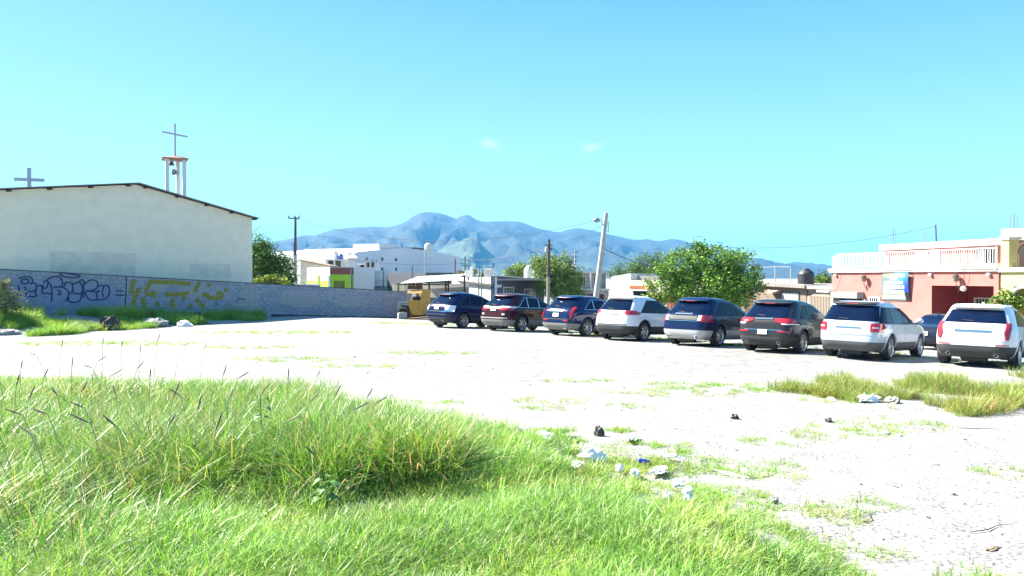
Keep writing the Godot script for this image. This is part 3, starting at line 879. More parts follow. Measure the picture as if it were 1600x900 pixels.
func build_wall() -> void:
	var o := thing("block_wall", "long grey concrete block wall with blue and yellow graffiti below the chapel", "wall", Vector3(-28.6, 0, -30.7))
	var ax := Vector3(0.66, -0.056, -0.751).normalized()
	var az := Vector3(0.751, 0, 0.66).normalized()
	o.basis = Basis(ax, az.cross(ax).normalized(), az)
	o.position.y = 2.75 + 0.056 * 7.0 - 2.4
	var len := 32.4
	var mortar := rough_mat("mortar", C(0.33, 0.36, 0.42), 61, 2.0, 0.6, 1.0)
	boxpart(o, "mortar_core", Vector3(0.01, -0.6, -0.15), Vector3(len - 0.01, 2.39, -0.014), mortar)
	var tones := []
	for k in 4:
		tones.append(rough_mat("block%d" % k, C([0.37, 0.40, 0.42, 0.35][k], [0.40, 0.43, 0.45, 0.38][k], [0.475, 0.505, 0.525, 0.455][k]), 62 + k % 2, 1.3, 0.72, 1.0))
	var dark_courses := rough_mat("block_low_dark", C(0.075, 0.080, 0.10), 64, 0.9, 0.45, 1.0)  # much darker block colour for the lowest courses
	var one := MB.new()
	var q := []
	one.hexa([Vector3(0.006, 0.006, -0.10), Vector3(0.394, 0.006, -0.10), Vector3(0.388, 0.012, 0.0), Vector3(0.012, 0.012, 0.0), Vector3(0.006, 0.194, -0.10), Vector3(0.394, 0.194, -0.10), Vector3(0.388, 0.188, 0.0), Vector3(0.012, 0.188, 0.0)])
	var block := one.mesh()
	var rest := {}
	var count := 0
	for row in range(-2, 12):
		var x := -0.2 if row % 2 else 0.0
		while x < len - 0.35:
			var xx := maxf(x, 0.0)
			var jut := rng.randf_range(-0.004, 0.004)
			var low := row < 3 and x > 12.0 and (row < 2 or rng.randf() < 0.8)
			var k := rng.randi() % 4
			if x > 7.0 and x < 17.6 and row >= 1 and count < 300:
				part_mesh(o, "block", block, dark_courses if low else tones[k], Vector3(xx, row * 0.2, jut))
				count += 1
			else:
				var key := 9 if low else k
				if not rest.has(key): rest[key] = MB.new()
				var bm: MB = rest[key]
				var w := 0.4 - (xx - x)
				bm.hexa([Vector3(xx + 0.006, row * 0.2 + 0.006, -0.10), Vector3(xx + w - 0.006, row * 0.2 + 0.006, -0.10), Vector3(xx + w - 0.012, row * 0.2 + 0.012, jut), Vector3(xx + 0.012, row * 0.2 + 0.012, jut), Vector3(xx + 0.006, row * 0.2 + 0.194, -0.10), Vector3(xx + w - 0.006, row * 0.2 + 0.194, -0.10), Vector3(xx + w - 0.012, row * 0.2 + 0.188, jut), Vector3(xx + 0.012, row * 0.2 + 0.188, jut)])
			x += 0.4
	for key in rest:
		var r := part(o, "blocks", rest[key], dark_courses if key == 9 else tones[key])
		r.set_meta("kind", "stuff")
	boxpart(o, "coping", Vector3(-0.02, 2.392, -0.17), Vector3(len + 0.02, 2.435, 0.02), rough_mat("coping", C(0.12, 0.125, 0.14), 65, 1.0))
	boxpart(o, "control_joint", Vector3(12.62, 0.2, -0.02), Vector3(12.68, 2.38, 0.006), mat("joint", C(0.06, 0.065, 0.08), 0.9))
	# spray paint
	var blue := [[[7.7, 2.02], [7.9, 2.09], [8.16, 2.12], [8.28, 2.01], [8.28, 1.84], [8.16, 1.8]], [[7.83, 1.95], [8.08, 2.0], [8.1, 1.83], [7.86, 1.79], [7.83, 1.95]], [[7.7, 1.72], [7.75, 1.41], [7.71, 1.22], [8.0, 1.16]], [[7.96, 1.65], [8.03, 1.54], [7.98, 1.46]], [[8.18, 1.76], [8.32, 1.84], [8.45, 1.75], [8.45, 1.56], [8.33, 1.42], [8.16, 1.45]], [[8.16, 1.43], [8.03, 1.33], [8.13, 1.22], [8.4, 1.17], [8.51, 1.29]], [[8.47, 1.64], [8.61, 1.74], [8.71, 1.65], [8.73, 1.34]], [[8.47, 1.64], [8.44, 1.29]], [[8.75, 1.86], [8.85, 1.97], [8.95, 1.95], [8.94, 1.7], [8.8, 1.59], [8.73, 1.77]], [[8.92, 2.01], [9.06, 2.13], [9.38, 2.21], [9.55, 2.08], [9.61, 1.81], [9.48, 1.7]], [[8.95, 1.95], [9.06, 1.82], [9.15, 1.55], [9.16, 0.93]], [[9.2, 1.67], [9.48, 1.7], [9.73, 1.64], [9.91, 1.43], [9.88, 1.19], [9.77, 0.99]], [[9.41, 1.52], [9.54, 1.45], [9.5, 1.31], [9.41, 1.37]], [[8.78, 1.32], [8.95, 1.39], [9.13, 1.32]], [[9.7, 1.73], [9.73, 1.91], [9.95, 1.93], [10.08, 1.75], [10.04, 1.47], [9.91, 1.41]], [[10.06, 1.93], [10.1, 1.47]], [[10.1, 1.87], [10.35, 1.97], [10.5, 1.81], [10.5, 1.45], [10.24, 1.4], [10.1, 1.43]], [[10.5, 1.45], [10.45, 1.09], [10.21, 0.96], [9.91, 1.03], [9.95, 1.19]], [[10.37, 2.05], [10.54, 2.1], [10.59, 1.82], [10.5, 1.77]], [[10.37, 2.05], [10.45, 1.85]], [[10.61, 2.06], [10.58, 1.62], [10.59, 1.21]], [[10.65, 1.9], [10.84, 2.09], [11.1, 2.11], [11.24, 1.97], [11.2, 1.72], [10.95, 1.59], [10.65, 1.54]], [[10.65, 1.54], [10.91, 1.55], [11.18, 1.48], [11.24, 1.12]], [[10.65, 1.5], [10.76, 1.26], [10.95, 1.11], [11.24, 1.12]], [[11.25, 1.81], [11.45, 1.88], [11.52, 1.82]], [[11.18, 1.48], [11.29, 1.61], [11.31, 1.49]], [[11.52, 1.82], [11.68, 1.89], [11.81, 1.71], [11.79, 1.38], [11.6, 1.17], [11.25, 1.12]], [[11.52, 1.8], [11.48, 1.53], [11.56, 1.25]], [[12.13, 1.63], [12.51, 1.63]], [[12.11, 1.4], [12.57, 1.41]], [[9.45, 2.37], [9.63, 2.4], [9.99, 2.36], [10.37, 2.31], [10.35, 2.25], [10.06, 2.19], [9.66, 2.23], [9.45, 2.33]]]
	var yellow := [[[13.03, 2.27], [12.95, 1.81], [12.93, 1.51]], [[13.34, 1.82], [13.15, 1.39], [13.03, 0.76]], [[13.95, 2.24], [13.82, 2.02], [13.65, 1.71]], [[13.65, 1.52], [14.16, 1.56]], [[14.14, 1.69], [14.09, 1.34]], [[13.55, 1.32], [13.61, 0.77]], [[13.95, 2.21], [14.37, 2.19], [15.02, 2.21], [16.1, 2.17]], [[14.72, 1.54], [15.46, 1.57], [16.0, 1.7]], [[15.64, 1.36], [15.87, 1.41]], [[15.11, 1.34], [15.15, 0.81]], [[14.29, 1.13], [14.33, 0.92]], [[16.6, 2.33], [16.44, 1.97], [16.37, 1.74]], [[16.51, 1.39], [16.65, 1.12], [16.98, 0.86]], [[16.77, 1.6], [17.12, 1.59], [17.21, 1.46], [17.88, 1.48], [17.93, 1.71], [17.64, 1.72]], [[17.07, 2.18], [17.26, 2.16]], [[18.18, 2.05], [18.23, 1.82]], [[16.1, 1.02], [16.19, 0.84]]]
	var marks := [[[18.92, 1.29], [18.92, 1.5], [19.43, 1.42]], [[17.64, 1.24], [17.65, 1.02]], [[19.48, 2.25], [19.48, 2.2]]]
	var b := MB.new()
	var z := 0.009
	for l in blue:
		ribbon(b, curve(l), 0.075, z); z += 0.0004
	var g := part(o, "graffiti", b, mat("spray_blue", C(0.016, 0.026, 0.10), 0.6))
	g.set_meta("label", "dark blue bubble letter graffiti")
	var fillb := MB.new()
	var fz := 0.0060
	for e in [[8.0, 1.5, 0.75, 0.55], [9.3, 1.45, 0.65, 0.80], [10.6, 1.3, 0.85, 0.70], [11.6, 1.4, 0.85, 0.55]]:
		var pts := []
		for k in 21: pts.append(Vector3(e[0] + cos(TAU * k / 20) * e[2], e[1] + sin(TAU * k / 20) * e[3] * (1.0 + 0.08 * sin(k * 1.9)), fz))
		for k in 20: fillb.face(pts[k], pts[k + 1], Vector3(e[0], e[1], fz), Vector3(e[0], e[1], fz), Vector3.BACK)
		fz += 0.0005
	part(o, "graffiti_fill", fillb, rough_mat("spray_pale_blue", C(0.28, 0.325, 0.47), 66, 1.6, 0.8, 1.0))
	b = MB.new()
	z = 0.010
	for l in yellow:
		ribbon(b, curve(l), 0.23, z); z += 0.0004
	g = part(o, "graffiti", b, rough_mat("spray_yellow", C(0.40, 0.37, 0.06), 67, 0.8, 0.6, 1.0))
	g.set_meta("label", "faded olive yellow sprayed letters")
	b = MB.new()
	for l in marks: ribbon(b, l, 0.05, 0.018)
	part(o, "graffiti", b, mat("spray_blue", C(0.016, 0.026, 0.10), 0.6))
	b = MB.new()
	for e in [[19.75, 1.55, 0.70, 0.85, 0.011], [14.35, 2.0, 0.55, 0.34, 0.0072], [16.9, 1.75, 1.5, 0.45, 0.0076], [23.2, 1.6, 1.6, 0.5, 0.0112], [27.0, 1.5, 1.3, 0.4, 0.0114]]:
		var pts := []
		for k in 25:
			var w := 1.0 + 0.10 * sin(k * 2.3) + 0.07 * sin(k * 5.1)
			pts.append(Vector3(e[0] + cos(TAU * (k % 24) / 24) * e[2] * w, e[1] + sin(TAU * (k % 24) / 24) * e[3] * w, e[4]))
		for k in 24: b.face(pts[k], pts[k + 1], Vector3(e[0], e[1], e[4]), Vector3(e[0], e[1], e[4]), Vector3.BACK)
	part(o, "whitewash", b, rough_mat("whitewash", C(0.50, 0.51, 0.52), 68, 0.7, 0.6, 1.0))

func build_chapel() -> void:
	var o := thing("chapel", "cream chapel with a broad blank gable wall above the graffiti wall", "church", Vector3(-25.84, 0, -36.55), rad_to_deg(atan2(0.83, 0.55)))
	var W := 16.2; var rx := 8.35
	var cream := rough_mat("chapel_cream", C(0.88, 0.79, 0.61), 71, 3.2, 0.90, 1.0)
	var b := MB.new()
	var D := -24.0
	var ef := 6.23; var el := 6.45; var rh := 7.62
	b.face(Vector3(0, -0.5, 0), Vector3(W, -0.5, 0), Vector3(W, ef, 0), Vector3(rx, rh, 0), Vector3.BACK)
	b.face(Vector3(0, -0.5, 0), Vector3(rx, rh, 0), Vector3(0, el, 0), Vector3(0, el, 0), Vector3.BACK)
	b.face(Vector3(0, -0.5, D), Vector3(W, -0.5, D), Vector3(W, ef, D), Vector3(rx, rh, D), Vector3.FORWARD)
	b.face(Vector3(0, -0.5, D), Vector3(rx, rh, D), Vector3(0, el, D), Vector3(0, el, D), Vector3.FORWARD)
	b.face(Vector3(W, -0.5, 0), Vector3(W, -0.5, D), Vector3(W, ef, D), Vector3(W, ef, 0), Vector3.RIGHT)
	b.face(Vector3(0, -0.5, 0), Vector3(0, -0.5, D), Vector3(0, el, D), Vector3(0, el, 0), Vector3.LEFT)
	part(o, "wall", b, cream)
	for e in [[11.7, 2.35, 14.55, 3.22, 0.85, 0.765, 0.62], [3.7, 2.5, 8.3, 3.75, 0.845, 0.755, 0.615]]:
		boxpart(o, "repainted_patch", Vector3(e[0], e[1], -0.02), Vector3(e[2], e[3], 0.005), rough_mat("patch%f" % e[0], C(e[4], e[5], e[6]), 72, 3.0, 0.82, 1.0))
	# sheet roof with purlins under its edge
	var tin := mat("roof_tin", C(0.20, 0.19, 0.185), 0.55, 0.3)
	for side in [[-0.35, el - 0.045, rx, rh + 0.02], [W + 0.35, ef - 0.06, rx, rh + 0.02]]:
		var rb := MB.new()
		rb.hexa([Vector3(side[0], side[1] + 0.04, 0.32), Vector3(side[2], side[3] + 0.04, 0.32), Vector3(side[2], side[3] + 0.04, D - 0.3), Vector3(side[0], side[1] + 0.04, D - 0.3), Vector3(side[0], side[1] + 0.085, 0.32), Vector3(side[2], side[3] + 0.085, 0.32), Vector3(side[2], side[3] + 0.085, D - 0.3), Vector3(side[0], side[1] + 0.085, D - 0.3)])
		var sheet := part(o, "roof_sheet", rb, tin)
		for k in 5:
			var t := [0.03, 0.24, 0.46, 0.70, 0.94][k] as float
			var px := lerpf(side[0], side[2], t); var py := lerpf(side[1], side[3], t)
			boxpart(o, "purlin_end", Vector3(px - 0.07, py - 0.10, -0.05), Vector3(px + 0.07, py + 0.035, 0.30), mat("purlin", C(0.035, 0.033, 0.035), 0.7))
	var cr := thing("roof_cross", "plain pale blue cross standing alone left on the chapel roof", "cross", Vector3(-27.56, 6.75, -44.0), 20.0)
	var steel := mat("cross_paint", C(0.34, 0.38, 0.47), 0.55)
	boxpart(cr, "upright", Vector3(-0.085, 0, -0.085), Vector3(0.085, 1.88, 0.085), steel)
	boxpart(cr, "crossbar", Vector3(-0.74, 1.12, -0.078), Vector3(-0.088, 1.29, 0.078), steel)
	boxpart(cr, "crossbar", Vector3(0.088, 1.12, -0.078), Vector3(0.74, 1.29, 0.078), steel)
	var tw := thing("bell_tower", "slim white bell tower with tiled cap and a tall cross", "tower", Vector3(-21.85, 5.6, -50.0), 28.0)
	var white := rough_mat("tower_white", C(0.70, 0.69, 0.68), 73, 2.0, 0.85, 1.0)
	for p in [Vector2(-0.48, 0.30), Vector2(0.50, 0.30), Vector2(0.18, -0.42)]:
		var pb := MB.new()
		pb.hexa([Vector3(p.x - 0.115, 0, p.y - 0.12), Vector3(p.x + 0.115, 0, p.y - 0.12), Vector3(p.x + 0.115, 0, p.y + 0.12), Vector3(p.x - 0.115, 0, p.y + 0.12), Vector3(p.x * 1.05 - 0.105, 4.4, p.y - 0.12), Vector3(p.x * 1.05 + 0.105, 4.4, p.y - 0.12), Vector3(p.x * 1.05 + 0.105, 4.4, p.y + 0.12), Vector3(p.x * 1.05 - 0.105, 4.4, p.y + 0.12)])
		part(tw, "pillar", pb, white)
	var cap := MB.new()
	cap.hexa([Vector3(-0.72, 4.40, -0.70), Vector3(0.72, 4.40, -0.70), Vector3(0.72, 4.40, 0.62), Vector3(-0.72, 4.40, 0.62), Vector3(-0.78, 4.46, -0.76), Vector3(0.78, 4.46, -0.76), Vector3(0.78, 4.46, 0.68), Vector3(-0.78, 4.46, 0.68)])
	cap.hexa([Vector3(-0.78, 4.462, -0.76), Vector3(0.78, 4.462, -0.76), Vector3(0.78, 4.462, 0.68), Vector3(-0.78, 4.462, 0.68), Vector3(-0.10, 4.66, -0.12), Vector3(0.10, 4.66, -0.12), Vector3(0.10, 4.66, 0.08), Vector3(-0.10, 4.66, 0.08)])
	part(tw, "tiled_cap", cap, rough_mat("cap_tile", C(0.42, 0.24, 0.17), 74, 0.6, 0.6, 1.0))
	boxpart(tw, "cross_upright", Vector3(-0.055, 4.60, -0.055), Vector3(0.055, 6.74, 0.055), steel)
	var xb := MB.new(); xb.beam(Vector3(-0.76, 6.16, 0.0), Vector3(-0.058, 6.07, 0.0), 0.10, 0.10)
	part(tw, "cross_arm", xb, steel)
	xb = MB.new(); xb.beam(Vector3(0.058, 6.05, 0.0), Vector3(0.76, 5.96, 0.0), 0.10, 0.10)
	part(tw, "cross_arm", xb, steel)
	var bell := MB.new()
	bell.lathe([Vector2(0.02, 0.26), Vector2(0.09, 0.25), Vector2(0.12, 0.12), Vector2(0.16, 0.03), Vector2(0.20, 0.0)], 16, Transform3D(Basis(), Vector3(-0.22, 4.02, 0.15)))
	bell.cyl(Vector3(-0.22, 4.26, 0.15), Vector3(-0.22, 4.40, 0.15), 0.02, 0.02, 6)
	part(tw, "bell", bell, mat("bell", C(0.16, 0.14, 0.13), 0.45, 0.6))
	var horn := MB.new()
	horn.lathe([Vector2(0.03, -0.20), Vector2(0.05, -0.06), Vector2(0.12, 0.06), Vector2(0.22, 0.14)], 16, Transform3D(Basis(Vector3(0, 1, 0), Vector3(-0.8, 0, 0.6), Vector3(0.6, 0, 0.8)), Vector3(0.02, 3.55, 0.30)))
	horn.cyl(Vector3(0.05, 3.55, 0.22), Vector3(0.18, 3.50, -0.40), 0.025, 0.025, 6)
	part(tw, "loudspeaker_horn", horn, mat("horn", C(0.30, 0.31, 0.33), 0.5, 0.2))

# ---------------------------------------------------------------- houses and town
func B(parent: Node, called: String, x0: float, y0: float, z0: float, x1: float, y1: float, z1: float, m: Material) -> MeshInstance3D:
	return boxpart(parent, called, Vector3(x0, y0, z0), Vector3(x1, y1, z1), m)

# a window in a wall whose outer face is z: frame, recessed pane, optional bars
func window(parent: Node, x0: float, y0: float, x1: float, y1: float, z: float, frame_m: Material, bars: int, pane_m: Material = null) -> void:
	var w := Node3D.new(); w.name = "window"; parent.add_child(w, true)
	if pane_m == null:
		pane_m = mat("house_glass", C(0.02, 0.025, 0.03), 0.06)
	var f := MB.new()
	var t := 0.06
	f.box(Vector3(x0, y0, z - 0.02), Vector3(x1, y0 + t, z + 0.05)); f.box(Vector3(x0, y1 - t, z - 0.02), Vector3(x1, y1, z + 0.05))
	f.box(Vector3(x0, y0 + t, z - 0.02), Vector3(x0 + t, y1 - t, z + 0.05)); f.box(Vector3(x1 - t, y0 + t, z - 0.02), Vector3(x1, y1 - t, z + 0.05))
	part(w, "frame", f, frame_m)
	B(w, "pane", x0 + t, y0 + t, z - 0.015, x1 - t, y1 - t, z + 0.012, pane_m)
	for k in bars:
		var x := lerpf(x0 + t, x1 - t, (k + 0.5) / bars)
		B(w, "bar", x - 0.014, y0 + t, z + 0.05, x + 0.014, y1 - t, z + 0.075, frame_m)

func wall_lantern(parent: Node, x: float, y: float) -> void:
	var l := Node3D.new(); l.name = "wall_lantern"; parent.add_child(l, true)
	l.position = Vector3(x, y, 0)
	var iron := mat("lantern_iron", C(0.05, 0.045, 0.04), 0.6, 0.4)
	var b := MB.new()
	b.tube([Vector3(0, -0.42, 0.0), Vector3(0, -0.34, 0.14), Vector3(0, -0.12, 0.22), Vector3(0, 0.02, 0.20)], [0.02, 0.02, 0.02, 0.02], 6)
	b.tube([Vector3(0, -0.55, 0.02), Vector3(0, -0.2, 0.02)], [0.025, 0.02], 6)
	part(l, "bracket", b, iron)
	b = MB.new()
	b.lathe([Vector2(0.09, 0.0), Vector2(0.13, 0.05), Vector2(0.17, 0.28)], 8, Transform3D(Basis(), Vector3(0, 0.0, 0.24)))
	part(l, "glass_body", b, mat("lantern_glass", C(0.16, 0.15, 0.13), 0.25))
	b = MB.new()
	b.lathe([Vector2(0.20, 0.28), Vector2(0.14, 0.36), Vector2(0.05, 0.40), Vector2(0.0, 0.48)], 8, Transform3D(Basis(), Vector3(0, 0.0, 0.24)))
	part(l, "cap", b, iron)

func banner_texture() -> ImageTexture:
	# a printed advertising banner: sky blue ground, yellow heading band, lines of print too blurred to read
	var im := Image.create(256, 192, false, Image.FORMAT_RGB8)
	for y in 192:
		for x in 256:
			var c := Color(0.52, 0.60, 0.62)
			if x > 120: c = Color(0.30, 0.78, 0.92).lerp(Color(0.06, 0.30, 0.85), clampf((y - 20) / 110.0 + (x - 190) / 180.0, 0, 1))
			if y > 132: c = Color(0.50, 0.55, 0.52) if x < 220 else Color(0.10, 0.12, 0.16)
			im.set_pixel(x, y, c)
	var r := RandomNumberGenerator.new(); r.seed = 4
	var bands := [[20, 8, 200, 22, Color(0.98, 0.95, 0.62)], [86, 34, 70, 16, Color(0.96, 0.94, 0.72)], [30, 58, 180, 18, Color(0.97, 0.98, 0.97)], [22, 84, 200, 26, Color(0.95, 0.93, 0.94)], [18, 118, 200, 30, Color(0.90, 0.97, 0.80)], [12, 154, 206, 26, Color(0.93, 0.97, 0.95)]]
	for q in bands:
		im.fill_rect(Rect2i(q[0], q[1], q[2], q[3]), q[4])
		for k in 46:
			im.fill_rect(Rect2i(q[0] + r.randi_range(0, q[2] - 8), q[1] + r.randi_range(2, q[3] - 4), r.randi_range(2, 7), r.randi_range(1, 3)), [Color(0.85, 0.80, 0.30), Color(0.55, 0.75, 0.80), Color(0.80, 0.86, 0.70)][r.randi() % 3])
	im.fill_rect(Rect2i(70, 88, 6, 20), Color(0.75, 0.35, 0.25))
	im.fill_rect(Rect2i(190, 92, 14, 8), Color(0.15, 0.18, 0.30))
	return ImageTexture.create_from_image(im)

func build_red_house() -> void:
	var o := thing("red_house", "coral red two storey house with white balcony railing and open garage recess", "house", Vector3(21.21, -0.8, -51.0), -74.0)
	var red := rough_mat("coral", C(0.50, 0.170, 0.148), 81, 4.0, 0.84, 1.0)
	var white := rough_mat("house_white", C(0.72, 0.71, 0.69), 82, 3.0, 0.86, 1.0)
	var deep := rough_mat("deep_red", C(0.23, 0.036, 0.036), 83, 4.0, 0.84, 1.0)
	B(o, "ground_floor_wall", 0, -0.4, -11, 8.27, 3.5, 0, red)
	B(o, "lintel", 8.27, 2.73, -2.5, 12.23, 3.5, -0.001, red)
	B(o, "jamb", 12.23, -0.4, -2.5, 12.5, 3.5, -0.001, red)
	B(o, "garage_back_wall", 8.27, -0.4, -11, 12.5, 3.5, -2.5, deep)
	B(o, "garage_side_lining", 8.272, -0.4, -2.498, 8.29, 2.728, -0.03, deep)
	B(o, "garage_floor", 8.29, -0.4, -2.5, 12.23, 0.05, 0.0, rough_mat("concrete", C(0.36, 0.36, 0.35), 84, 2.0))
	window(o, 8.75, 1.45, 10.4, 2.05, -2.5, white, 8)
	B(o, "ledge", -0.12, 3.5, -11.1, 12.52, 3.62, 0.14, white)
	B(o, "ledge_cap", -0.16, 3.62, -11.1, 12.54, 3.75, 0.20, white)
	# balcony railing
	var rail := Node3D.new(); rail.name = "balcony_railing"; o.add_child(rail, true)
	var rw := mat("rail_white", C(0.74, 0.74, 0.73), 0.5)
	B(rail, "top_rail", 0.5, 4.66, 0.02, 12.46, 4.71, 0.08, rw)
	B(rail, "bottom_rail", 0.5, 3.84, 0.025, 12.46, 3.88, 0.075, rw)
	var one := MB.new(); one.box(Vector3(-0.010, 3.88, 0.038), Vector3(0.010, 4.66, 0.060))
	var bal := one.mesh()
	var x := 0.6
	while x < 12.4:
		part_mesh(rail, "baluster", bal, rw, Vector3(x, 0, 0)); x += 0.145
	for px in [0.52, 4.4, 8.4, 12.42]:
		B(rail, "post", px - 0.03, 3.75, 0.018, px + 0.03, 4.74, 0.082, rw)
	B(rail, "side_top_rail", 0.04, 4.66, -5.0, 0.09, 4.71, -0.3, rw)
	var z := -0.5
	while z > -5.0:
		part_mesh(rail, "baluster", bal, rw, Vector3(0.065, 0, z)); z -= 0.3
	B(o, "corner_post", 0.14, 3.75, -0.22, 0.44, 4.58, 0.10, white)
	# upper storey, set back
	var u := Node3D.new(); u.name = "upper_storey"; o.add_child(u, true)
	B(u, "upper_wall", 1.9, 3.75, -10.5, 12.45, 4.93, -2.5, red)
	B(u, "roof_slab", 1.75, 4.93, -10.6, 12.5, 5.28, -2.2, white)
	B(u, "roof_slab_edge", 5.4, 5.28, -10.4, 12.3, 5.34, -2.5, mat("tar", C(0.10, 0.10, 0.10), 0.9))
	var cloth := mat("shutter_white", C(0.66, 0.67, 0.66), 0.6)
	window(u, 4.5, 3.80, 5.38, 4.80, -2.5, white, 4, cloth)
	window(u, 5.62, 3.80, 6.34, 4.78, -2.5, white, 3, cloth)
	window(u, 8.85, 3.84, 10.15, 4.82, -2.5, white, 5)
	B(u, "curtain", 9.0, 3.95, -2.482, 9.4, 4.7, -2.474, cloth)
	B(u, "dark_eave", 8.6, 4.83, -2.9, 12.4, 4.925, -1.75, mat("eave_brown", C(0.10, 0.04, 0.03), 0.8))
	var fr := mat("frame_red", C(0.3, 0.05, 0.04), 0.6)
	B(u, "clothes_frame", 2.5, 3.75, -1.6, 2.54, 4.55, -1.56, fr)
	B(u, "clothes_frame", 3.3, 3.75, -1.6, 3.34, 4.55, -1.56, fr)
	B(u, "clothes_frame", 2.54, 4.1, -1.595, 3.3, 4.14, -1.565, fr)
	# service mast, column rebar
	var mb := MB.new(); mb.cyl(Vector3(5.74, 5.28, -2.8), Vector3(5.68, 6.35, -2.8), 0.05, 0.05, 8)
	part(o, "service_mast", mb, mat("mast_blue", C(0.10, 0.14, 0.24), 0.5, 0.4))
	for q in [[2.2, -2.9, 1.1], [3.6, -4.0, 0.8]]:
		mb = MB.new()
		for e in [[-0.09, -0.09], [0.09, -0.09], [0.09, 0.09], [-0.09, 0.09]]:
			mb.cyl(Vector3(q[0] + e[0], 5.24, q[1] + e[1]), Vector3(q[0] + e[0], 5.28 + q[2], q[1] + e[1]), 0.012, 0.012, 5)
		for k in 6:
			var yy: float = 5.4 + k * (q[2] - 0.2) / 5.0
			mb.beam(Vector3(q[0] - 0.09, yy, q[1] - 0.09), Vector3(q[0] + 0.09, yy, q[1] - 0.09), 0.01, 0.01)
			mb.beam(Vector3(q[0] - 0.09, yy, q[1] + 0.09), Vector3(q[0] + 0.09, yy, q[1] + 0.09), 0.01, 0.01)
		part(o, "column_rebar", mb, mat("rebar", C(0.16, 0.12, 0.11), 0.8))
	wall_lantern(o, 3.22, 2.92); wall_lantern(o, 10.12, 2.94)
	for q in [0.45, 8.25, 12.0]:
		mb = MB.new()
		mb.box(Vector3(q - 0.09, 3.28, 0.03), Vector3(q + 0.09, 3.40, 0.16))
		mb.cyl(Vector3(q, 3.42, 0.0), Vector3(q, 3.38, 0.1), 0.02, 0.02, 6)
		part(o, "floodlight", mb, mat("flood", C(0.62, 0.62, 0.62), 0.5))
	mb = MB.new()
	mb.tube([Vector3(10.9, 4.0, 0.16), Vector3(10.6, 3.7, 0.24), Vector3(10.62, 3.3, 0.2), Vector3(10.55, 2.9, 0.12), Vector3(10.5, 2.72, 0.1)], [0.015, 0.015, 0.015, 0.015, 0.015], 5)
	part(o, "cable", mb, mat("cable", C(0.03, 0.02, 0.02), 0.7))
	mb = MB.new(); mb.lathe([Vector2(0.0, 0.20), Vector2(0.08, 0.19), Vector2(0.16, 0.10), Vector2(0.15, 0.0), Vector2(0.08, -0.07), Vector2(0.0, -0.09)], 14, Transform3D(Basis(), Vector3(10.5, 2.52, 0.12)))
	part(o, "globe_lamp", mb, mat("globe", C(0.76, 0.76, 0.72), 0.3))
	# hooded counter window
	var hood := rough_mat("hood", C(0.30, 0.33, 0.30), 85, 1.0)
	B(o, "window_hood", 0.55, 1.86, 0.002, 3.0, 2.26, 0.55, hood)
	B(o, "window_hood_side", 0.55, 0.9, 0.002, 0.8, 1.858, 0.53, hood)
	window(o, 0.85, 0.9, 2.8, 1.85, 0.0, mat("iron_black", C(0.03, 0.03, 0.03), 0.6), 7)
	window(o, 3.4, 1.1, 4.35, 1.98, 0.0, white, 5)
	B(o, "gutter_canopy", -0.9, 2.20, -0.4, 0.3, 2.34, 0.5, white)
	# printed banner, its upper right corner bellied out by the wind
	var bn := MB.new(); bn.has_uv = true
	var rows := []
	for i in 9:
		var r := PackedVector3Array()
		for j in 13:
			var a := j / 12.0; var c := i / 8.0
			r.append(Vector3(4.5 + 2.32 * a - 0.05 * sin(c * PI) * a, 1.80 + 1.66 * c, 0.05 + 0.10 * sin(a * 2.6) * sin(c * PI) + 0.18 * a * a * c))
		rows.append(r)
	bn.grid(rows, Vector3(5.6, 2.6, -5.0))
	var bm := mat("banner", C(0.42, 0.42, 0.42), 0.6)
	bm.albedo_texture = banner_texture()
	var ban := thing("advertising_banner", "blue and white printed banner hung on the red house front", "banner", o.position, -74.0)
	part(ban, "printed_sheet", bn, bm)
	for e in [[4.5, 3.46], [6.8, 3.46], [4.5, 1.82], [6.8, 1.82]]:
		B(ban, "eyelet_tie", e[0] - 0.02, e[1] - 0.02, 0.0, e[0] + 0.02, e[1] + 0.02, 0.24 if e[0] > 6.0 and e[1] > 3.0 else 0.06, mat("cable", C(0.03, 0.02, 0.02), 0.7))

	# the yellow neighbour
	var yh := thing("yellow_house", "pale yellow house at the right edge with grey terrace and iron arch", "house", Vector3(24.72, -0.8, -38.95), -88.0)
	var yel := rough_mat("pale_yellow", C(0.50, 0.46, 0.19), 86, 4.0, 0.86, 1.0)
	var grey := rough_mat("terrace_grey", C(0.30, 0.31, 0.30), 87, 2.0)
	B(yh, "wall", 0.05, -0.4, -10, 1.0, 3.45, 0, yel)
	B(yh, "wall", 2.6, -0.4, -10, 5, 3.45, 0, yel)
	B(yh, "wall_over_arch", 1.0, 2.75, -10, 2.6, 3.45, -0.001, yel)
	B(yh, "porch_back", 1.0, -0.4, -10, 2.6, 2.75, -1.5, rough_mat("porch_brown", C(0.22, 0.10, 0.07), 88, 2.0))
	var ar := MB.new()
	var pts := []; var rad := []
	for k in 13:
		var a := PI * k / 12.0
		pts.append(Vector3(1.8 - cos(a) * 0.9, 2.0 + sin(a) * 0.72, 0.04)); rad.append(0.10)
	ar.tube(pts, rad, 8)
	part(yh, "arch_moulding", ar, white)
	B(yh, "ledge", 0.04, 3.45, -10, 5, 3.66, 0.16, white)
	B(yh, "pilaster", 0.06, 3.66, -0.5, 0.66, 5.06, 0.02, yel)
	B(yh, "cornice", 0.02, 5.06, -0.6, 0.76, 5.22, 0.10, white)
	B(yh, "terrace_back_wall", 0.66, 3.66, -2.6, 5, 5.0, -2.3, grey)
	B(yh, "terrace_side_wall", 0.1, 3.66, -2.6, 0.4, 5.06, -0.5, grey)
	var ro := MB.new()
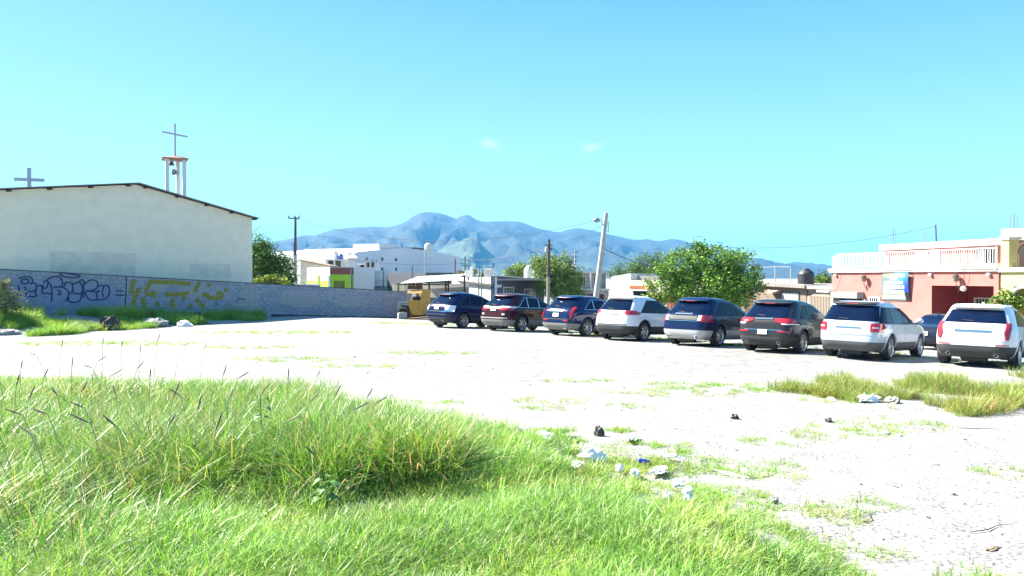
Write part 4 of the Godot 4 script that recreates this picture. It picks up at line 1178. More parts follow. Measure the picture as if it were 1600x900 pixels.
	ro.hexa([Vector3(0.1, 5.22, -2.7), Vector3(5, 5.0, -2.7), Vector3(5, 5.0, 0.3), Vector3(0.1, 5.22, 0.05), Vector3(0.1, 5.72, -2.7), Vector3(5, 5.35, -2.7), Vector3(5, 5.35, 0.3), Vector3(0.1, 5.62, 0.05)])
	part(yh, "sloping_roof", ro, rough_mat("roof_pale", C(0.58, 0.58, 0.57), 89, 2.0))
	var ir := MB.new()
	pts = []; rad = []
	for k in 13:
		var a := PI * k / 12.0
		pts.append(Vector3(1.62 - cos(a) * 0.5, 4.35 + sin(a) * 0.5, -0.1)); rad.append(0.05)
	ir.tube(pts, rad, 6)
	for k in 8: ir.cyl(Vector3(0.8 + k * 0.16, 3.66, -0.1), Vector3(0.8 + k * 0.16, 4.4 if k > 1 else 3.9, -0.1), 0.02, 0.02, 5)
	part(yh, "iron_arch_railing", ir, mat("brown_iron", C(0.14, 0.06, 0.05), 0.6, 0.3))
	mb = MB.new()
	for e in [[-0.1, -0.1], [0.1, -0.1], [0.1, 0.1], [-0.1, 0.1]]:
		mb.cyl(Vector3(0.4 + e[0], 5.3, -0.4 + e[1]), Vector3(0.4 + e[0], 6.35, -0.4 + e[1]), 0.012, 0.012, 5)
	for k in 5: mb.beam(Vector3(0.3, 5.75 + k * 0.13, -0.3), Vector3(0.5, 5.75 + k * 0.13, -0.3), 0.01, 0.01)
	part(yh, "column_rebar", mb, mat("rebar", C(0.16, 0.12, 0.11), 0.8))

func water_tank(at: Vector3, r: float, h: float, m: Material, called: String, label: String) -> void:
	var o := thing(called, label, "water tank", at)
	var b := MB.new()
	b.lathe([Vector2(0.0, 0.0), Vector2(r * 0.97, 0.0), Vector2(r, 0.04), Vector2(r, h * 0.30), Vector2(r * 1.03, h * 0.33), Vector2(r, h * 0.36), Vector2(r, h * 0.62), Vector2(r * 1.03, h * 0.65), Vector2(r, h * 0.68), Vector2(r * 0.96, h * 0.76), Vector2(r * 0.60, h * 0.92), Vector2(r * 0.56, h * 0.93)], 28)
	part(o, "tank_body", b, m)
	b = MB.new(); b.lathe([Vector2(r * 0.46, h * 0.92), Vector2(r * 0.46, h * 0.97), Vector2(r * 0.40, h), Vector2(0.0, h * 1.01)], 20)
	part(o, "lid", b, m)

func build_town() -> void:
	var white := rough_mat("house_white", C(0.72, 0.71, 0.69), 82, 3.0, 0.86, 1.0)
	var dark := rough_mat("doorway_gloom", C(0.17, 0.10, 0.06), 160, 1.0, 0.6, 1.0)  # dark brown stands in for the unlit inside of the doorways
	var iron := mat("iron_black", C(0.03, 0.03, 0.03), 0.6)
	# brown house with flat roof, gate and carport
	var o := thing("brown_house", "low brown house with flat concrete roof behind the charcoal SUV", "house", Vector3(18.24, -0.8, -58.0), -58.8)
	var brown := rough_mat("brown_wall", C(0.30, 0.235, 0.185), 91, 3.0, 0.75, 1.0)
	var slab := rough_mat("slab_grey", C(0.34, 0.32, 0.29), 92, 2.0)
	B(o, "wall", -3.2, -0.4, -8, 4.68, 2.40, 0, brown)
	var rb := MB.new()
	rb.hexa([Vector3(-3.3, 2.72, -8.1), Vector3(4.78, 2.42, -8.1), Vector3(4.78, 2.42, 0.35), Vector3(-3.3, 2.72, 0.35), Vector3(-3.3, 2.98, -8.1), Vector3(4.78, 2.66, -8.1), Vector3(4.78, 2.66, 0.35), Vector3(-3.3, 2.98, 0.35)])
	part(o, "roof_slab", rb, slab)
	B(o, "upper_wall", -3.19, 2.402, -7.9, 4.67, 2.60, -0.01, brown)
	window(o, 2.5, 1.05, 4.1, 2.15, 0.0, mat("iron_black", C(0.03, 0.03, 0.03), 0.6), 5, mat("shutter_white", C(0.66, 0.67, 0.66), 0.6))
	B(o, "door", -0.87, -0.1, -0.05, -0.10, 2.08, 0.02, dark)  # flat panel coloured as the dark of the doorway
	rb = MB.new()
	rb.hexa([Vector3(1.6, 2.16, 0.0), Vector3(2.5, 2.16, 0.0), Vector3(2.3, 1.95, 0.7), Vector3(1.6, 2.10, 0.7), Vector3(1.6, 2.3, 0.0), Vector3(2.5, 2.3, 0.0), Vector3(2.3, 2.1, 0.7), Vector3(1.6, 2.26, 0.7)])
	part(o, "small_awning", rb, rough_mat("pink_awning", C(0.52, 0.36, 0.31), 93, 1.0))
	var cp := thing("carport", "dark carport with barred gate left of the red house", "carport", Vector3(20.67, -0.8, -54.0), -73.2)
	B(cp, "fascia", 0.02, 2.38, -5, 3.2, 2.62, 0.2, slab)
	B(cp, "back_wall", 0.02, -0.4, -5, 3.2, 2.378, -4.7, rough_mat("carport_wall", C(0.34, 0.31, 0.28), 161, 2.0))
	B(cp, "lintel", 0.02, 1.95, -0.3, 3.2, 2.378, -0.1, rough_mat("carport_wall", C(0.34, 0.31, 0.28), 161, 2.0))
	for px in [0.02, 3.0]: B(cp, "side_wall", px, -0.4, -4.7, px + 0.2, 2.378, -0.3, rough_mat("carport_wall", C(0.34, 0.31, 0.28), 161, 2.0))
	for px in [0.02, 2.95]: B(cp, "pillar", px, -0.4, -0.3, px + 0.25, 1.948, -0.05, rough_mat("pink_wall", C(0.55, 0.40, 0.35), 94, 2.0))
	for k in 17: B(cp, "gate_bar", 0.32 + k * 0.155, 0.0, -0.12, 0.40 + k * 0.155, 1.88, -0.08, mat("gate_tan", C(0.30, 0.26, 0.21), 0.6))
	B(cp, "gate_rail", 0.28, 1.88, -0.13, 2.94, 1.94, -0.07, mat("gate_tan", C(0.30, 0.26, 0.21), 0.6))
	water_tank(Vector3(21.24, 1.80, -55.6), 0.56, 1.22, mat("tank_black", C(0.022, 0.025, 0.032), 0.5), "water_tank", "black plastic water tank on the carport roof")
	var pf := thing("roof_frame", "thin steel frame standing on the brown house roof", "frame", Vector3(18.9, 1.95, -58.6), -58.8)
	for k in 3: B(pf, "post", k * 1.4, 0, 0, k * 1.4 + 0.05, 1.35 - k * 0.05, 0.05, mat("grey_steel", C(0.35, 0.37, 0.38), 0.5, 0.4))
	B(pf, "rail", 0, 1.20, 0.052, 2.85, 1.24, 0.09, mat("grey_steel", C(0.35, 0.37, 0.38), 0.5, 0.4))

	# shop with the orange band, half behind the big tree
	o = thing("corner_shop", "cream shop with orange band, half hidden by the big round tree", "shop", Vector3(8.95, -0.8, -58.0), -44.5)
	var cream := rough_mat("shop_cream", C(0.64, 0.55, 0.45), 95, 3.0, 0.86, 1.0)
	B(o, "wall", 0.0, -0.4, -5, 6.4, 2.98, 0, cream)
	B(o, "parapet", 0.0, 2.98, -5, 6.4, 3.32, -0.6, rough_mat("parapet_grey", C(0.26, 0.27, 0.29), 96, 2.0))
	B(o, "orange_band", -0.06, 2.34, 0.0, 2.2, 2.56, 0.10, rough_mat("orange_band", C(0.42, 0.12, 0.055), 97, 2.0))
	window(o, 0.26, 1.35, 1.45, 2.15, 0.0, iron, 4)
	B(o, "sill_canopy", 0.1, 2.20, 0.002, 1.7, 2.28, 0.35, white)
	B(o, "brick_pillar", 3.4, -0.4, 0.002, 4.0, 2.02, 0.35, rough_mat("terracotta", C(0.36, 0.10, 0.05), 98, 1.0))
	window(o, 5.2, 1.3, 6.2, 2.2, 0.0, white, 4)
	o = thing("white_brick_building", "whitewashed brick side building with one small vent, behind the white SUV", "building", Vector3(7.87, -0.8, -61.0), -70.1)
	var wb := rough_mat("painted_brick", C(0.70, 0.70, 0.68), 99, 2.0, 0.8, 1.0)
	B(o, "wall", 0.0, -0.4, -6, 3.1, 3.0, 0, wb)
	rb = MB.new()
	rb.hexa([Vector3(0, 3.0, -6), Vector3(3.1, 3.0, -6), Vector3(3.1, 3.0, 0), Vector3(0, 3.0, 0), Vector3(0, 3.22, -6), Vector3(3.1, 3.48, -6), Vector3(3.1, 3.48, 0), Vector3(0, 3.22, 0)])
	part(o, "gable_top", rb, wb)
	B(o, "vent_hole_panel", 1.75, 2.40, -0.02, 1.95, 2.62, 0.012, mat("grey_steel", C(0.35, 0.37, 0.38), 0.5, 0.4))  # grey panel stands in for the dark of the vent hole
	for k in 13: B(o, "brick_course_line", 0.0, 0.2 + k * 0.22, -0.02, 3.1, 0.212 + k * 0.22, 0.003, mat("course_line", C(0.45, 0.45, 0.45), 0.9))
	# grey and white flats behind the leaning pole
	o = thing("grey_flats", "pale grey two level building behind the leaning concrete pole", "building", Vector3(5.0, -0.8, -66.0), 0.0)
	var pg := rough_mat("pale_grey", C(0.46, 0.48, 0.51), 100, 3.0)
	B(o, "wall", 0.0, -0.4, -8, 3.3, 2.1, 0, pg)
	B(o, "upper_wall", 0.0, 2.1, -8, 3.2, 3.55, -1.2, pg)
	B(o, "roof_slab", -0.1, 3.55, -8, 3.4, 3.75, -0.3, white)
	B(o, "balcony_slab", -0.1, 2.1, -1.2, 3.4, 2.22, 0.3, white)
	for q in [0.3, 1.7]:
		B(o, "column", q, 2.22, -0.1, q + 0.16, 3.55, 0.06, white)
		window(o, q + 0.4, 2.4, q + 1.15, 3.3, -1.2, white, 2)
	B(o, "doorway", 0.8, -0.2, -0.05, 2.9, 1.75, 0.02, rough_mat("dull_maroon", C(0.13, 0.04, 0.04), 101, 1.0))
	o = thing("white_penthouse", "small white rooftop room left of the leaning pole", "building", Vector3(4.35, -0.8, -72.0), 0.0)
	B(o, "wall", 0.0, -0.4, -4, 1.7, 4.35, 0, white)
	window(o, 0.4, 3.0, 1.3, 3.8, 0.0, iron, 2)

	# white and slate house at the corner behind the maroon SUV
	o = thing("slate_house", "flat roofed house, sunlit white front and slate blue side, behind the maroon SUV", "house", Vector3(-1.35, -0.8, -58.0), 62.9)
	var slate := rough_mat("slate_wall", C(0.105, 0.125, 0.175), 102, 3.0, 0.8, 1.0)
	rb = MB.new()
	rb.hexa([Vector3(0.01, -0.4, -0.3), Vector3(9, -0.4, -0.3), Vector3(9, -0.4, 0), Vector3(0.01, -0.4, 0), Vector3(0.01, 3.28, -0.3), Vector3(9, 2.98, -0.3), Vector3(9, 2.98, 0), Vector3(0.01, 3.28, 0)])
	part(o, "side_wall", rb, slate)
	rb = MB.new()
	rb.hexa([Vector3(0.0, 3.28, -0.32), Vector3(9.1, 2.98, -0.32), Vector3(9.1, 2.98, 0.08), Vector3(0.0, 3.28, 0.08), Vector3(0.0, 3.36, -0.32), Vector3(9.1, 3.06, -0.32), Vector3(9.1, 3.06, 0.08), Vector3(0.0, 3.36, 0.08)])
	part(o, "roof_edge", rb, white)
	window(o, 1.45, 1.70, 3.2, 2.44, 0.0, white, 6)
	window(o, 5.1, 1.55, 7.2, 2.26, 0.0, white, 6)
	B(o, "street_name_sign", 0.2, 2.42, 0.004, 1.15, 2.64, 0.03, white)
	var fo := Node3D.new(); fo.name = "front_wing"; o.add_child(fo, true)
	fo.global_transform = Transform3D(Basis(Vector3.UP, deg_to_rad(-54.4)), Vector3(-4.93, -0.8, -63.0))
	B(fo, "front_wall", 0.0, -0.4, -0.3, 6.10, 3.22, 0.0, rough_mat("mint_white", C(0.66, 0.70, 0.68), 103, 3.0, 0.86, 1.0))
	B(fo, "flat_roof", 0.05, 2.95, -8.0, 6.05, 3.1, -0.3, rough_mat("slab_grey", C(0.34, 0.32, 0.29), 92, 2.0))
	rb = MB.new(); rb.beam(Vector3(1.2, 2.86, 0.10), Vector3(6.1, 2.60, 0.10), 0.20, 0.16)
	part(fo, "dark_beam", rb, mat("dark_beam", C(0.06, 0.06, 0.06), 0.8))
	B(fo, "doorway", 3.3, -0.2, -0.04, 3.9, 2.2, 0.012, mat("door_shade", C(0.36, 0.38, 0.38), 0.8))
	B(fo, "ladder_rail", 4.0, 0.0, 0.02, 4.05, 3.9, 0.07, mat("grey_steel", C(0.35, 0.37, 0.38), 0.5, 0.4))
	B(fo, "ladder_rail", 4.4, 0.0, 0.02, 4.45, 3.9, 0.07, mat("grey_steel", C(0.35, 0.37, 0.38), 0.5, 0.4))
	o = thing("cooler_unit", "white window cooler box on the slate house roof", "cooler", Vector3(-2.15, 2.45, -59.5), -30.0)
	B(o, "casing", 0, 0, -0.5, 0.62, 0.62, 0, white)
	for k in 6: B(o, "louvre", 0.06, 0.07 + k * 0.085, 0.0, 0.56, 0.115 + k * 0.085, 0.02, mat("louvre", C(0.35, 0.36, 0.37), 0.6))
	o = thing("roof_parapet_block", "small white block wall on the roof left of the cooler", "wall", Vector3(-3.75, 2.4, -61.0), -30.0)
	B(o, "block", 0, 0, -0.2, 0.5, 0.55, 0, white)
	B(o, "stub_column", 0.5, 0, -0.2, 0.7, 0.85, 0, white)
	water_tank(Vector3(1.66, 2.0, -74.0), 0.5, 1.55, mat("tank_white", C(0.72, 0.70, 0.68), 0.5), "water_tank", "white water tank left of the feathery tree")
	B(thing("tank_base", "pale block under the white water tank", "building", Vector3(0.8, -0.8, -73.0), 0.0), "wall", 0, -0.4, -3, 1.9, 2.8, 0, white)

	# tin roofed shelter at the end of the block wall
	o = thing("tin_shelter", "open shelter with sagging pale tin roof behind the yellow cab", "shed", Vector3(-10.3, -0.7, -61.0), -30.0)
	var tin := rough_mat("pale_tin", C(0.62, 0.59, 0.55), 104, 2.0, 0.8, 1.0)
	var wood := rough_mat("old_wood", C(0.16, 0.10, 0.06), 105, 1.0, 0.5, 1.0)
	for k in 6: # corrugated sheets lapped side by side
		var x0 := 2.3 + k * 0.78
		var sh := MB.new()
		var rows := []
		for i in 2:
			var r := PackedVector3Array()
			for j in 13:
				var x := x0 + j * 0.066
				r.append(Vector3(x + i * 0.5, (3.05 + 0.045 * x if i == 0 else 2.52 + 0.05 * x) + 0.016 * sin(j * PI * 0.5) + 0.012 * (k % 2), -1.6 if i == 0 else 1.3))
			rows.append(r)
		sh.grid(rows, Vector3(x0, -10, 0))
		var rows2 := []
		for r in rows:
			var r2 := PackedVector3Array()
			for p in r: r2.append(p - Vector3(0, 0.012, 0))
			rows2.append(r2)
		sh.grid(rows2, Vector3(x0, 10, 0))
		part(o, "roof_sheet", sh, tin)
	for q in [[2.5, 1.1], [5.4, 1.1], [6.9, 1.1], [2.5, -1.4], [5.4, -1.4], [6.9, -1.4]]:
		B(o, "post", q[0] - 0.05, -0.4, q[1] - 0.05, q[0] + 0.05, 2.62 + 0.045 * q[0] + (0.28 if q[1] < 0 else -0.08), q[1] + 0.05, wood)
	B(o, "roof_beam", 2.3, 2.50, 1.05, 7.2, 2.60, 1.15, wood)
	B(o, "back_wall", 1.2, -0.4, -1.9, 7.0, 2.6, -1.75, rough_mat("shade_white", C(0.56, 0.56, 0.55), 106, 2.0))
	for k in 4: B(o, "board", 0.1 + k * 0.32, 0.0, -1.2, 0.38 + k * 0.32, 2.55, -1.14, rough_mat("board%d" % (k % 2), C(0.50, 0.50, 0.36), 107 + k % 2, 1.0))
	B(o, "shade_panel", 4.0, -0.4, -0.3, 7.0, 1.55, -0.2, rough_mat("shade_grey", C(0.24, 0.24, 0.25), 162, 1.0))  # added panel, its dark grey stands in for shade inside the shelter

	# beyond: lime house, turquoise house, grey block, the white hall
	o = thing("lime_house", "white house with lime green ground floor beyond the wall", "house", Vector3(-18.90, -0.8, -80.0), 0.0)
	var lime := rough_mat("lime", C(0.30, 0.52, 0.035), 109, 2.0, 0.85, 1.0)
	B(o, "wall", 0.0, -0.4, -5, 2.1, 3.5, 0, lime)
	B(o, "brick_parapet", 0.02, 3.5, -5, 2.1, 4.2, -0.02, rough_mat("red_brick", C(0.24, 0.085, 0.07), 110, 1.0))
	B(o, "garage_door", 0.35, -0.2, -0.05, 1.5, 2.85, 0.012, rough_mat("olive", C(0.13, 0.20, 0.03), 111, 1.0))
	B(o, "dark_doorway", 1.0, -0.2, 0.012, 1.45, 2.3, 0.03, dark)
	B(o, "pillar", -0.2, -0.4, -0.1, 0.0, 3.4, 0.08, white)
	var le := Node3D.new(); le.name = "left_wing"; o.add_child(le, true)
	le.global_transform = Transform3D(Basis(Vector3.UP, deg_to_rad(-56.7)), Vector3(-24.16, -0.8, -88.0))
	B(le, "white_wall", 2.2, -0.4, -5, 9.4, 4.28, 0, white)
	B(le, "lime_band", 2.2, 1.9, 0.0, 9.4, 2.85, 0.03, lime)
	B(le, "lime_pilaster", 5.9, -0.3, 0.03, 6.3, 3.5, 0.12, lime)
	o = thing("cream_house", "cream house with low pitched roof right of the utility pole", "house", Vector3(-25.3, -0.8, -92.0), 0.0)
	rb = MB.new()
	rb.hexa([Vector3(0, -0.4, -5), Vector3(3.4, -0.4, -5), Vector3(3.4, -0.4, 0), Vector3(0, -0.4, 0), Vector3(0, 5.2, -5), Vector3(3.4, 4.5, -5), Vector3(3.4, 4.5, 0), Vector3(0, 5.2, 0)])
	part(o, "wall", rb, cream)
	rb = MB.new()
	rb.hexa([Vector3(-0.2, 5.24, -5), Vector3(3.5, 4.5, -5), Vector3(3.5, 4.5, 0.3), Vector3(-0.2, 5.24, 0.3), Vector3(-0.2, 5.36, -5), Vector3(3.5, 4.62, -5), Vector3(3.5, 4.62, 0.3), Vector3(-0.2, 5.36, 0.3)])
	part(o, "roof", rb, rough_mat("tan_roof", C(0.34, 0.24, 0.15), 112, 1.0))
	o = thing("low_canopy", "low white canopy roof just behind the wall by the pole", "canopy", Vector3(-18.2, 0.0, -58.0), 0.0)
	B(o, "canopy_roof", 0, 1.75, -2.0, 3.3, 1.88, 0, white)
	B(o, "canopy_fascia", 0.05, 1.45, -1.95, 3.25, 1.748, -0.06, rough_mat("fawn", C(0.34, 0.28, 0.20), 113, 1.0))
	for q in [0.1, 3.0]: B(o, "post", q, -0.6, -0.4, q + 0.12, 1.45, -0.28, wood)
	# roofscape clutter behind the lime house
	var roofs := [["roof_room", "white rooftop room with two dark openings, above the lime house", -24.2, -100.0, 2.2, 5.4], ["roof_room", "small white rooftop room nearest the big white hall", -19.9, -104.0, 1.5, 5.2], ["roof_room", "low grey rooftop room between the two white ones", -21.6, -108.0, 1.9, 5.0]]
	for q in roofs:
		o = thing(q[0], q[1], "building", Vector3(q[2], -0.8, q[3]), 0.0, "rooftop rooms beyond the lime house")
		var wm: Material = white if q[5] > 5.1 else pg
		B(o, "lower_wall", 0, -0.4, -3, q[4], q[5] - 1.3, 0, wm)
		B(o, "back_wall", 0, q[5] - 1.3, -3, q[4], q[5], -2.8, wm)
		for x in [0.0, q[4] * 0.5 - 0.12, q[4] - 0.24]: B(o, "pillar", x, q[5] - 1.3, -0.26, x + 0.24, q[5], -0.01, wm)
		for x in [0.0, q[4] - 0.2]: B(o, "side_wall", x, q[5] - 1.3, -2.8, x + 0.2, q[5], -0.27, wm)
		B(o, "roof_slab", -0.15, q[5], -3.1, q[4] + 0.15, q[5] + 0.14, 0.15, white)
	water_tank(Vector3(-23.2, 4.75, -101.2), 0.32, 1.15, white, "water_tank", "slender white rooftop tank beside the blue one above the lime house")
	water_tank(Vector3(-22.5, 4.75, -101.0), 0.36, 0.75, mat("tank_blue", C(0.05, 0.10, 0.32), 0.5), "water_tank", "small blue rooftop tank above the lime house")
	o = thing("roof_kiosk", "white rooftop kiosk with pyramid top above the lime house", "building", Vector3(-20.9, 4.35, -101.0), 0.0)
	B(o, "wall", -0.5, -4.5, -0.5, 0.5, 0.6, 0.5, white)
	rb = MB.new(); rb.hexa([Vector3(-0.75, 0.6, -0.75), Vector3(0.75, 0.6, -0.75), Vector3(0.75, 0.6, 0.75), Vector3(-0.75, 0.6, 0.75), Vector3(-0.1, 1.15, -0.1), Vector3(0.1, 1.15, -0.1), Vector3(0.1, 1.15, 0.1), Vector3(-0.1, 1.15, 0.1)])
	part(o, "pyramid_roof", rb, white)
	o = thing("turquoise_house", "white and turquoise house in front of the big white hall", "house", Vector3(-17.25, -0.8, -85.0), 0.0)
	var turq := rough_mat("turquoise", C(0.22, 0.48, 0.47), 114, 2.0)
	B(o, "wall", 0.0, -0.4, -5, 3.5, 2.6, 0, turq)
	B(o, "upper_wall", 0.75, 2.6, -5, 3.5, 3.95, -0.3, rough_mat("mint_white", C(0.66, 0.70, 0.68), 103, 3.0, 0.86, 1.0))
	B(o, "balcony", 1.0, 2.25, 0.0, 3.5, 2.7, 0.35, white)
	B(o, "awning", -0.5, 2.95, -0.3, 0.74, 3.1, 0.5, turq)
	window(o, 1.3, 2.95, 1.9, 3.55, -0.3, white, 2)
	B(o, "blue_parapet", 0.02, 2.6, -4, 0.74, 3.6, -0.8, rough_mat("sky_blue", C(0.10, 0.28, 0.45), 115, 2.0))
	B(o, "doorway", 0.15, -0.2, -0.04, 0.7, 2.0, 0.012, dark)
	o = thing("grey_block_building", "unplastered grey block building right of the turquoise house", "building", Vector3(-13.72, -0.8, -85.0), -46.6)
	B(o, "wall", 0.0, -0.4, -6, 6.9, 3.7, 0, rough_mat("dark_block", C(0.15, 0.165, 0.20), 116, 1.5, 0.6, 1.0))
	for k in 3: B(o, "course_joint", 0.0, 2.9 + k * 0.25, -0.02, 6.9, 2.915 + k * 0.25, 0.003, mat("course_dark", C(0.05, 0.05, 0.06), 0.9))
	o = thing("white_cube_room", "small white cube on the roof line right of the grey block building", "building", Vector3(-9.6, -0.8, -82.0), 0.0)
	B(o, "wall", 0, -0.4, -3, 1.9, 3.7, 0, white)
	B(o, "dark_parapet", 1.9, 2.9, -2.9, 4.2, 3.55, -0.1, rough_mat("dark_block", C(0.15, 0.165, 0.20), 116, 1.5, 0.6, 1.0))

	o = thing("white_hall", "big white windowless hall with a curved roof line before the mountains", "hall", Vector3(-26.21, -0.8, -125.0), 66.0)
	var hallw := rough_mat("hall_white", C(0.68, 0.70, 0.74), 117, 6.0, 0.88, 1.0)
	var sec := MB.new()
	var tops := [[0.0, 6.9], [2.1, 7.45], [9.7, 8.1], [15.9, 8.62], [20.0, 8.55], [28.0, 8.2], [38.3, 7.42]]
	for k in tops.size() - 1:
		var a: Array = tops[k]; var c: Array = tops[k + 1]
		sec.hexa([Vector3(a[0], -0.5, -20), Vector3(c[0], -0.5, -20), Vector3(c[0], -0.5, 0), Vector3(a[0], -0.5, 0), Vector3(a[0], a[1], -20), Vector3(c[0], c[1], -20), Vector3(c[0], c[1], 0), Vector3(a[0], a[1], 0)])
	part(o, "wall", sec, hallw)
	var but := MB.new()
	but.hexa([Vector3(-2.6, -0.5, -20), Vector3(-0.003, -0.5, -20), Vector3(-0.003, -0.5, 0.3), Vector3(-2.6, -0.5, 0.3), Vector3(-0.9, 7.1, -20), Vector3(-0.003, 7.3, -20), Vector3(-0.003, 7.3, 0.3), Vector3(-0.9, 7.1, 0.3)])
	part(o, "sloping_end_wall", but, white)
	B(o, "roof_hut", 9.0, 7.9, -6, 16.0, 9.1, -0.5, white)
	B(o, "roof_edge_tar", 19.0, 8.5, -3, 24.0, 8.78, 0.1, mat("tar", C(0.10, 0.10, 0.10), 0.9))
	for q in [[4.2, 4.6], [4.2, 6.1], [8.8, 4.4], [8.8, 6.1], [13.2, 4.4], [13.2, 6.1]]:
		B(o, "small_window", q[0], q[1], -0.05, q[0] + 0.7, q[1] + 0.55, 0.02, mat("house_glass", C(0.02, 0.025, 0.03), 0.06))
	for q in [5.9, 6.4, 7.4]: B(o, "downpipe", q, 3.0, 0.0, q + 0.14, 6.2, 0.14, mat("pipe_grey", C(0.30, 0.32, 0.35), 0.6))
	for k in 3: B(o, "sheet_joint", 10.0, 3.6 + k * 1.35, -0.02, 38.2, 3.66 + k * 1.35, 0.004, mat("joint_pale", C(0.52, 0.55, 0.60), 0.8))
	o = thing("hall_roof_tank", "pale tank and kiosk on the roof of the white hall", "water tank", Vector3(-14.6, 6.9, -135.0), 0.0)
	B(o, "base", -0.7, -1.2, -0.7, 0.7, 0.4, 0.7, white)
	rb = MB.new(); rb.lathe([Vector2(0.75, 0.4), Vector2(0.75, 1.2), Vector2(0.4, 1.5), Vector2(0.0, 1.55)], 18)
	part(o, "tank_body", rb, white)
	B(o, "dark_cap", 0.25, 1.35, -0.4, 0.95, 1.62, 0.4, mat("tar", C(0.10, 0.10, 0.10), 0.9))

